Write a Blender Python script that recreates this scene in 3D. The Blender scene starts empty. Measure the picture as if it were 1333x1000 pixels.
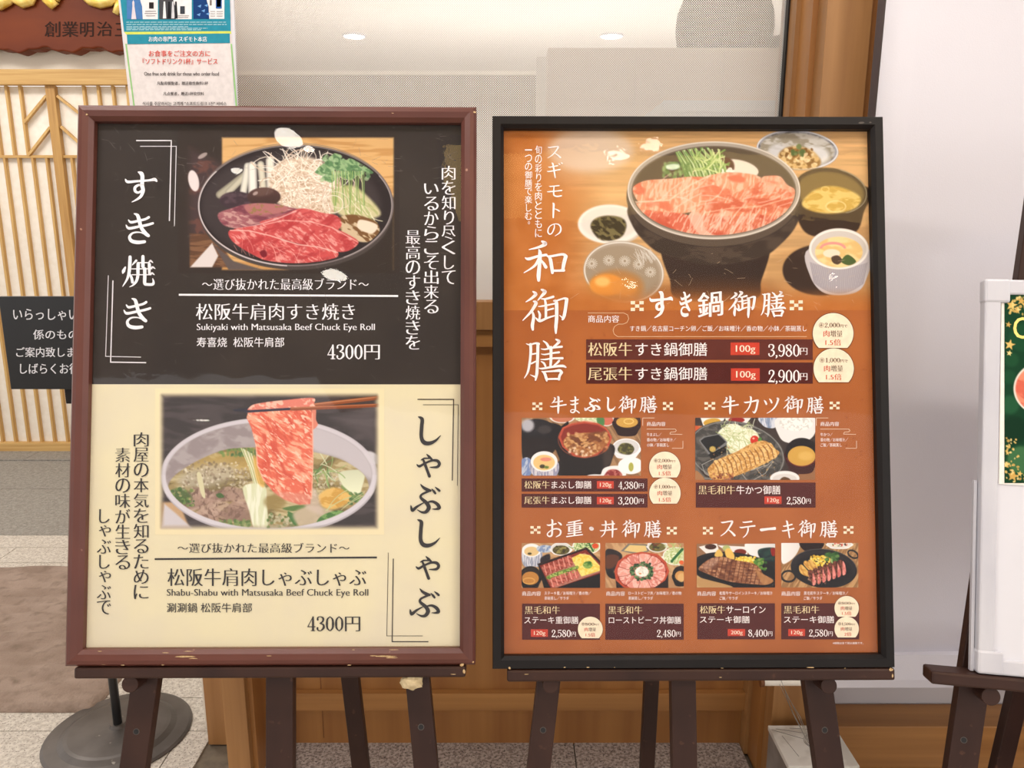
import bpy, bmesh, math, random
import numpy as np
from mathutils import Vector, Matrix

random.seed(4)
SC = bpy.context.scene
COL = SC.collection
# ---------------------------------------------------------------- camera, exposure, sky, lamps
F_PX = 1007.0; PITCH = math.radians(12.0); CAMZ = 1.4
cam_data = bpy.data.cameras.new('camera'); cam = bpy.data.objects.new('camera', cam_data); COL.objects.link(cam)
cam.location = (0, 0, CAMZ); cam.rotation_euler = (math.pi/2-PITCH, 0, 0)
cam_data.sensor_width = 36.0; cam_data.lens = F_PX*36/1333; cam_data.clip_start = .02
SC.camera = cam
SC.view_settings.view_transform = 'Standard'; SC.view_settings.look = 'None'
SC.view_settings.gamma = 1.0; SC.view_settings.use_curve_mapping = False
SC.view_settings.exposure = 0.0
world = bpy.data.worlds.new('mall_air'); SC.world = world; world.use_nodes = True
world.node_tree.nodes['Background'].inputs[0].default_value = (1.0, .965, .95, 1)
world.node_tree.nodes['Background'].inputs[1].default_value = 1.5
SC.cycles.max_bounces = 8; SC.cycles.transparent_max_bounces = 12
CEIL = 2.75
def area(name, loc, size, power, color, rot=(0, 0, 0), size_y=None):
    l = bpy.data.lights.new(name, 'AREA'); l.energy = power; l.color = color; l.size = size
    if size_y: l.shape = 'RECTANGLE'; l.size_y = size_y
    o = bpy.data.objects.new(name, l); COL.objects.link(o); o.location = loc; o.rotation_euler = rot
    return o
# ceiling light troffers over the corridor (fixtures built further down at the same places)
LAMPS = [(-1.0, .62, 14), (.85, .62, 8), (3.0, -1.1, 46)]
for i, (x, y, p) in enumerate(LAMPS):
    area('corridor_lamp', (x, y, CEIL-.03), .9, p, (1, .965, .94), size_y=.25)   # the third one, right of the photographer, throws the easel shadow on the screen
area('entrance_lamp', (-2.9, 3.2, 3.05), 1.2, 30, (1, .95, .89), size_y=.5)
area('window_fill_light', (.1, 1.25, CEIL-.03), 1.6, 8, (1, .96, .92), size_y=.12)  # added fill light to brighten the window film, without a fixture
area('room_lamp', (-.5, 4.2, 2.55), 1.6, 200, (1, .93, .86), size_y=.8)
area('room_lamp', (1.3, 3.4, 2.55), 1.0, 90, (1, .94, .88), size_y=.6)

area('room_ceiling_fill', (.2, 4.4, 1.55), 2.6, 34, (1, .95, .9), rot=(math.pi, 0, 0), size_y=1.2)  # added fill aimed up to lighten the room ceiling, no lamp stands here

def cam_ray(px, py):
    d = Vector((px-666.5, py-500, F_PX)); r = Vector((1, 0, 0)); fw = Vector((0, math.cos(PITCH), -math.sin(PITCH))); dn = Vector((0, -math.sin(PITCH), -math.cos(PITCH)))
    return (r*d.x+dn*d.y+fw*d.z)
def on_plane(px, py, p0, n):
    d = cam_ray(px, py); o = Vector((0, 0, CAMZ)); t = (Vector(p0)-o).dot(n)/d.dot(n); return o+d*t
def on_y(px, py, y): return on_plane(px, py, (0, y, 0), Vector((0, 1, 0)))
def on_z(px, py, z=0): return on_plane(px, py, (0, 0, z), Vector((0, 0, 1)))
# ---------------------------------------------------------------- materials
def s2l(c):
    out = []
    for v in c:
        v = v/255.; out.append(v/12.92 if v <= .04045 else ((v+.055)/1.055)**2.4)
    return tuple(out)
def nt(m): return m.node_tree.nodes, m.node_tree.links
def mat(name, col, rough=.6, col2=None, scale=(8, 8, 8), th=(.35, .65), detail=4, bump=0, bscale=None, metal=0, spec=.5, coat=0, emit=None, speck=None):
    """principled surface: base colour mixed with col2 by stretched noise, optional fine bump and second speckle colour"""
    m = bpy.data.materials.new(name); m.use_nodes = True; N, L = nt(m); b = N['Principled BSDF']
    b.inputs['Base Color'].default_value = (*s2l(col), 1); b.inputs['Roughness'].default_value = rough
    b.inputs['Metallic'].default_value = metal; b.inputs['Specular IOR Level'].default_value = spec; b.inputs['Coat Weight'].default_value = coat
    tc = N.new('ShaderNodeTexCoord'); mp = N.new('ShaderNodeMapping'); mp.inputs['Scale'].default_value = scale
    L.new(tc.outputs['Object'], mp.inputs['Vector'])
    nz = N.new('ShaderNodeTexNoise'); nz.inputs['Scale'].default_value = 1; nz.inputs['Detail'].default_value = detail; L.new(mp.outputs[0], nz.inputs['Vector'])
    out = None
    if col2:
        r = N.new('ShaderNodeValToRGB'); r.color_ramp.elements[0].position = th[0]; r.color_ramp.elements[1].position = th[1]
        r.color_ramp.elements[0].color = (*s2l(col), 1); r.color_ramp.elements[1].color = (*s2l(col2), 1)
        L.new(nz.outputs[0], r.inputs[0]); out = r.outputs[0]
    if speck:
        c3, sc, t0, t1 = speck
        n2 = N.new('ShaderNodeTexNoise'); n2.inputs['Scale'].default_value = sc; n2.inputs['Detail'].default_value = 2; L.new(tc.outputs['Object'], n2.inputs['Vector'])
        mr = N.new('ShaderNodeMapRange'); mr.inputs[1].default_value = t0; mr.inputs[2].default_value = t1; L.new(n2.outputs[0], mr.inputs[0])
        mx = N.new('ShaderNodeMix'); mx.data_type = 'RGBA'; L.new(mr.outputs[0], mx.inputs[0])
        if out: L.new(out, mx.inputs[6])
        else: mx.inputs[6].default_value = (*s2l(col), 1)
        mx.inputs[7].default_value = (*s2l(c3), 1); out = mx.outputs[2]
    if out: L.new(out, b.inputs['Base Color'])
    if bump:
        bp = N.new('ShaderNodeBump'); bp.inputs['Strength'].default_value = min(1, bump); bp.inputs['Distance'].default_value = .004
        if bscale:
            n3 = N.new('ShaderNodeTexNoise'); n3.inputs['Scale'].default_value = bscale; n3.inputs['Detail'].default_value = 3; L.new(tc.outputs['Object'], n3.inputs['Vector']); L.new(n3.outputs[0], bp.inputs['Height'])
        else: L.new(nz.outputs[0], bp.inputs['Height'])
        L.new(bp.outputs[0], b.inputs['Normal'])
    if emit:
        b.inputs['Emission Color'].default_value = (*s2l(emit[0]), 1); b.inputs['Emission Strength'].default_value = emit[1]
    return m
M = {}
def flat(col, rough=.75):
    k = 'ink_%d_%d_%d' % tuple(int(v) for v in col)
    if k not in M: M[k] = mat(k, col, rough, col2=tuple(min(255, v*1.04+2) for v in col), scale=(90, 90, 90), spec=.15)
    return M[k]
def print_mat():
    if 'photo_print' in M: return M['photo_print']
    m = bpy.data.materials.new('photo_print'); m.use_nodes = True; N, L = nt(m); b = N['Principled BSDF']
    a = N.new('ShaderNodeAttribute'); a.attribute_name = 'print'; L.new(a.outputs['Color'], b.inputs['Base Color'])
    b.inputs['Roughness'].default_value = .75; b.inputs['Specular IOR Level'].default_value = .1
    M['photo_print'] = m; return m
# ---------------------------------------------------------------- object helpers
ORG = {}
def org(o): return ORG.get(o.name, Vector((0, 0, 0))) if o is not None else Vector((0, 0, 0))
def tag(o, label=None, cat=None, group=None, kind=None):
    if label: o['label'] = label
    if cat: o['category'] = cat
    if group: o['group'] = group
    if kind: o['kind'] = kind
    return o
def thing(name, loc, label=None, cat=None, group=None, kind=None):
    o = bpy.data.objects.new(name, None); COL.objects.link(o); o.location = loc; o.empty_display_size = .05
    ORG[o.name] = Vector(loc); return tag(o, label, cat, group, kind)
def link(name, me, parent, world):
    o = bpy.data.objects.new(name, me); COL.objects.link(o)
    if parent is not None: o.parent = parent
    o.location = Vector(world)-org(parent); ORG[o.name] = Vector(world); return o
def put(name, V, Fc, m, parent=None, smooth=False, bevel=0, mats=None, midx=None):
    V = [Vector(v) for v in V]
    if parent is not None: w = org(parent)
    else:
        xs = [v.x for v in V]; ys = [v.y for v in V]; w = Vector(((min(xs)+max(xs))/2, (min(ys)+max(ys))/2, min(v.z for v in V)))
    me = bpy.data.meshes.new(name); me.from_pydata([v-w for v in V], [], Fc)
    bm = bmesh.new(); bm.from_mesh(me); bmesh.ops.recalc_face_normals(bm, faces=bm.faces); bm.to_mesh(me); bm.free()
    for mm in (mats or [m]): me.materials.append(mm)
    if midx: me.polygons.foreach_set('material_index', midx)
    if smooth: me.shade_smooth()
    o = link(name, me, parent, w)
    if bevel:
        b = o.modifiers.new('bevel', 'BEVEL'); b.width = bevel; b.segments = 2; b.limit_method = 'ANGLE'
    return o
BF = [(0, 3, 2, 1), (4, 5, 6, 7), (0, 1, 5, 4), (1, 2, 6, 5), (2, 3, 7, 6), (3, 0, 4, 7)]
def boxv(a, b): return [(x, y, z) for z in (a[2], b[2]) for x, y in ((a[0], a[1]), (b[0], a[1]), (b[0], b[1]), (a[0], b[1]))]
_bc = {}
def box(name, a, b, m, parent=None, bevel=0):
    """axis aligned box between two world corners; equal sizes share one mesh"""
    a = Vector([min(p, q) for p, q in zip(a, b)]); bb = Vector([max(p, q) for p, q in zip(a, b)]) if False else Vector(b)
    lo = Vector([min(a[i], b[i]) for i in range(3)]); hi = Vector([max(a[i], b[i]) for i in range(3)]); d = hi-lo
    k = (round(d.x, 4), round(d.y, 4), round(d.z, 4), m.name, bevel)
    if k not in _bc:
        me = bpy.data.meshes.new(name); me.from_pydata(boxv((-d.x/2, -d.y/2, 0), (d.x/2, d.y/2, d.z)), [], BF); me.materials.append(m)
        if bevel:
            bm = bmesh.new(); bm.from_mesh(me); bmesh.ops.bevel(bm, geom=bm.edges[:], offset=bevel, segments=2, affect='EDGES', profile=.6); bm.to_mesh(me); bm.free()
        _bc[k] = me
    return link(name, _bc[k], parent, ((lo.x+hi.x)/2, (lo.y+hi.y)/2, lo.z))
def prism(P, Q):
    """loft two equally long rings into a closed solid"""
    n = len(P); V = list(P)+list(Q); F = [tuple(range(n))[::-1], tuple(range(n, 2*n))]+[(i, (i+1) % n, n+(i+1) % n, n+i) for i in range(n)]
    return V, F
def bar(a, b, w, t, up, tilt=0):
    """beam from a to b, width w across, thickness t along 'up'"""
    a = Vector(a); b = Vector(b); d = (b-a).normalized(); s = d.cross(up).normalized(); u = s.cross(d).normalized()
    r = [s*w/2+u*t/2, -s*w/2+u*t/2, -s*w/2-u*t/2, s*w/2-u*t/2]
    return prism([a+v for v in r], [b+v for v in r])
def cyl(a, b, r0, r1=None, n=24):
    a = Vector(a); b = Vector(b); r1 = r0 if r1 is None else r1; d = (b-a).normalized(); s = d.orthogonal().normalized(); u = d.cross(s)
    return prism([a+(s*math.cos(k*2*math.pi/n)+u*math.sin(k*2*math.pi/n))*r0 for k in range(n)], [b+(s*math.cos(k*2*math.pi/n)+u*math.sin(k*2*math.pi/n))*r1 for k in range(n)])
def lathe(c, prof, n=48):
    V = []; F = []
    for r, z in prof: V += [(c[0]+r*math.cos(k*2*math.pi/n), c[1]+r*math.sin(k*2*math.pi/n), c[2]+z) for k in range(n)]
    for j in range(len(prof)-1):
        F += [(j*n+k, j*n+(k+1) % n, (j+1)*n+(k+1) % n, (j+1)*n+k) for k in range(n)]
    F += [tuple(range(n))[::-1], tuple(range((len(prof)-1)*n, len(prof)*n))]
    return V, F
def tube(P, r, n=6):
    V = []; F = []; P = [Vector(p) for p in P]
    for i, p in enumerate(P):
        d = (P[min(i+1, len(P)-1)]-P[max(i-1, 0)]).normalized(); s = d.orthogonal().normalized() if i == 0 else (s-d*s.dot(d)).normalized(); u = d.cross(s)
        V += [p+(s*math.cos(k*2*math.pi/n)+u*math.sin(k*2*math.pi/n))*r for k in range(n)]
    for j in range(len(P)-1): F += [(j*n+k, j*n+(k+1) % n, (j+1)*n+(k+1) % n, (j+1)*n+k) for k in range(n)]
    F += [tuple(range(n))[::-1], tuple(range((len(P)-1)*n, len(P)*n))]
    return V, F
# ---------------------------------------------------------------- flat print on a board
class Board:
    """a plane in the place; photo measurements (px) are turned into board coordinates u (right), v (up), n (out of the sheet)"""
    def __init__(s, b, yaw, lean, roll=0):
        s.b = Vector(b); c, si = math.cos(yaw), math.sin(yaw); R = Vector((c, si, 0)); U = Vector((-si*math.sin(lean), c*math.sin(lean), math.cos(lean)))
        s.R = R*math.cos(roll)+U*math.sin(roll); s.U = -R*math.sin(roll)+U*math.cos(roll); s.N = s.R.cross(s.U)*1.0
        if s.N.y > 0: s.N = -s.N
    def w(s, u, v, n=0): return s.b+s.R*u+s.U*v+s.N*n
    def uv(s, px, py, n=0):
        p = on_plane(px, py, s.b+s.N*n, s.N)-s.b-s.N*n; return p.dot(s.R), p.dot(s.U)
GLY = {}
def glyphs(strings):
    """meshes of strings from Blender's own font"""
    objs = []
    for t, off in sorted(set(strings)):
        if (t, off) in GLY: continue
        cu = bpy.data.curves.new('t', 'FONT'); cu.body = t; cu.size = 1; cu.resolution_u = 3; cu.offset = off
        o = bpy.data.objects.new('t', cu); COL.objects.link(o); objs.append((t, off, o))
    bpy.context.view_layer.update(); dg = bpy.context.evaluated_depsgraph_get()
    for t, off, o in objs:
        me = bpy.data.meshes.new_from_object(o.evaluated_get(dg)); n = len(me.vertices); co = np.zeros(n*3); me.vertices.foreach_get('co', co); co = co.reshape(-1, 3)[:, :2]
        GLY[(t, off)] = (co, [tuple(p.vertices) for p in me.polygons]); bpy.data.meshes.remove(me)
        cu = o.data; bpy.data.objects.remove(o); bpy.data.curves.remove(cu)
JOBS = []
def text(bd, sheet, t, box_, col, n=.0011, style='mincho', name='lettering'):
    """one line of print whose ink fills the photo box (x0,y0,x1,y1)"""
    JOBS.append((bd, sheet, [(t, box_)], col, n, style, name))
def vtext(bd, sheet, t, x0, x1, y0, y1, col, n=.0011, style='mincho', small='ゃっょゅぁ。'):
    k = len(t); h = (y1-y0)/(k-.08); L = []
    for i, ch in enumerate(t):
        a, b_ = y0+h*i, y0+h*i+h*.92; X0, X1 = x0, x1
        if ch in small: X0 += (x1-x0)*.14; b_ -= h*.12; a += h*.06
        if ch == '。': X1 = x0+(x1-x0)*.72; X0 = X1-(x1-x0)*.3; a = y0+h*i+h*.1; b_ = a+h*.36
        if ch in 'しりくい一へ': 
            if ch == '一': a += h*.36; b_ -= h*.4
            elif ch in 'しり': X0 += (x1-x0)*.16; X1 -= (x1-x0)*.1
            elif ch == 'い': a += h*.1; b_ -= h*.1
        L.append((ch, (X0, a, X1, b_)))
    JOBS.append((bd, sheet, L, col, n, style, 'lettering'))
STY = {'mincho': (-.015, .025), 'brush': (0, .017), 'bold': (0, .014), 'plain': (0, .006)}
def area_per(t, off):
    co, fs = GLY[(t, off)]; A = 0; E = {}
    for f in fs:
        for i in range(len(f)):
            a, b = f[i-1], f[i]; A += (co[a][0]*co[b][1]-co[b][0]*co[a][1])/2; k = (min(a, b), max(a, b)); E[k] = E.get(k, 0)+1
    return abs(A), sum(math.hypot(*(co[a]-co[b])) for (a, b), n in E.items() if n == 1)
def run_text():
    o0 = STY['mincho'][0]; chs = {c for j in JOBS if j[5] == 'mincho' for t, _ in j[2] for c in t if c != ' '}
    glyphs([(c, o) for c in chs for o in (0, o0)]); bad = set()
    for c in chs:                       # thinning breaks some complex characters: those lines keep the plain weight
        (A0, P0), (A1, _) = area_per(c, 0), area_per(c, o0)
        if not .55 < (A0-A1)/(-o0*P0+1e-9) < 1.3: bad.add(c)
    def off_of(t, st): return 0 if st != 'mincho' or any(c in bad for c in t) else o0
    glyphs([(t, off_of(t, j[5])) for j in JOBS for t, _ in j[2]])
    print('plain weight characters', ''.join(sorted(bad)))
    for bd, sheet, L, col, n, style, name in JOBS:
        V = []; F = []
        for t, bx in L:
            off = off_of(t, style); dx = STY[style][1] if style != 'mincho' or off else .014
            co, fs = GLY[(t, off)]
            if not len(co): continue
            if style == 'brush':        # strokes rise to the right, character by character
                cell = (co[:, 0].max()-co[:, 0].min()+.04)/len(t); co = co.copy(); fx = ((co[:, 0]-co[:, 0].min())/cell) % 1.0; co[:, 1] += .13*(fx-.5)*cell
            lo = co.min(0)-[dx, 0]; hi = co.max(0)+[dx, 0]
            q = [bd.uv(bx[0], bx[1], n), bd.uv(bx[2], bx[1], n), bd.uv(bx[2], bx[3], n), bd.uv(bx[0], bx[3], n)]
            for s in ((-dx, dx) if dx < .02 else (-dx, 0, dx)) if dx else (0,):
                b0 = len(V)
                for x, y in co:
                    a = (x+s-lo[0])/(hi[0]-lo[0]); c = (y-lo[1])/(hi[1]-lo[1])
                    top = (q[0][0]*(1-a)+q[1][0]*a, q[0][1]*(1-a)+q[1][1]*a); bot = (q[3][0]*(1-a)+q[2][0]*a, q[3][1]*(1-a)+q[2][1]*a)
                    V.append(bd.w(bot[0]*(1-c)+top[0]*c, bot[1]*(1-c)+top[1]*c, n+s*.002))
                F += [tuple(b0+i for i in f) for f in fs]
        put_flat(name, V, F, flat(col), sheet, bd)
def put_flat(name, V, F, m, parent, bd):
    w = org(parent); me = bpy.data.meshes.new(name); me.from_pydata([v-w for v in V], [], F); me.materials.append(m)
    o = bpy.data.objects.new(name, me); COL.objects.link(o); o.parent = parent; ORG[o.name] = w; return o
def quad(bd, sheet, bx, col, n=.0006, name='printed_panel', m=None):
    x0, y0, x1, y1 = bx; P = [bd.uv(x0, y0, n), bd.uv(x1, y0, n), bd.uv(x1, y1, n), bd.uv(x0, y1, n)]
    return put_flat(name, [bd.w(u, v, n) for u, v in P], [(3, 2, 1, 0)], m or flat(col), sheet, bd)
def polyp(bd, sheet, pts, col, n=.0006, name='printed_shape'):
    P = [bd.uv(x, y, n) for x, y in pts]; return put_flat(name, [bd.w(u, v, n) for u, v in P], [tuple(range(len(P)))], flat(col), sheet, bd)
def pline(bd, sheet, pts, w, col, n=.0009, name='printed_line'):
    V = []; F = []
    for (x0, y0), (x1, y1) in zip(pts[:-1], pts[1:]):
        dx, dy = x1-x0, y1-y0; l = math.hypot(dx, dy); ex, ey = dx/l*w/2, dy/l*w/2
        b0 = len(V)
        for x, y in ((x0-ex-ey, y0-ey+ex), (x1+ex-ey, y1+ey+ex), (x1+ex+ey, y1+ey-ex), (x0-ex+ey, y0-ey-ex)):
            u, v = bd.uv(x, y, n); V.append(bd.w(u, v, n))
        F.append((b0, b0+1, b0+2, b0+3))
    return put_flat(name, V, F, flat(col), sheet, bd)
def photo(bd, sheet, c, n=.0004, name='printed_photo'):
    ny, nx = c.X.shape; V = np.zeros((ny*nx, 3)); w = np.array(org(sheet))
    q0 = c.b; P = {}
    # bilinear in board space from exact corners is wrong under perspective, so unproject every vertex with numpy
    d = np.stack([c.X.ravel()-666.5, c.Y.ravel()-500, np.full(nx*ny, F_PX)], 1); cp, sp = math.cos(PITCH), math.sin(PITCH)
    D = np.stack([d[:, 0], -sp*d[:, 1]+cp*d[:, 2], -cp*d[:, 1]-sp*d[:, 2]], 1)
    N = np.array(bd.N); p0 = np.array(bd.b+bd.N*n); o = np.array((0, 0, CAMZ)); t = ((p0-o)@N)/(D@N); V = o+D*t[:, None]-w
    me = bpy.data.meshes.new(name); me.vertices.add(nx*ny); me.vertices.foreach_set('co', V.ravel().astype(np.float32))
    j, i = np.mgrid[0:ny-1, 0:nx-1]; a = (j*nx+i).ravel(); Q = np.stack([a, a+nx, a+nx+1, a+1], 1); nf = len(Q)
    me.loops.add(nf*4); me.loops.foreach_set('vertex_index', Q.ravel().astype(np.int32)); me.polygons.add(nf)
    me.polygons.foreach_set('loop_start', (np.arange(nf)*4).astype(np.int32)); me.update(calc_edges=True)
    C = np.clip(c.C, 0, 255)/255.; C = np.where(C <= .04045, C/12.92, ((C+.055)/1.055)**2.4).reshape(-1, 3)
    at = me.color_attributes.new('print', 'FLOAT_COLOR', 'POINT'); at.data.foreach_set('color', np.concatenate([C, np.ones((len(C), 1))], 1).ravel().astype(np.float32))
    me.materials.append(print_mat()); o_ = bpy.data.objects.new(name, me); COL.objects.link(o_); o_.parent = sheet; ORG[o_.name] = org(sheet); return o_

def quv(bd, sheet, u0, v0, u1, v1, name, m, n=.0002):
    return put_flat(name, [bd.w(u0, v0, n), bd.w(u1, v0, n), bd.w(u1, v1, n), bd.w(u0, v1, n)], [(0, 1, 2, 3)], m, sheet, bd)
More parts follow.
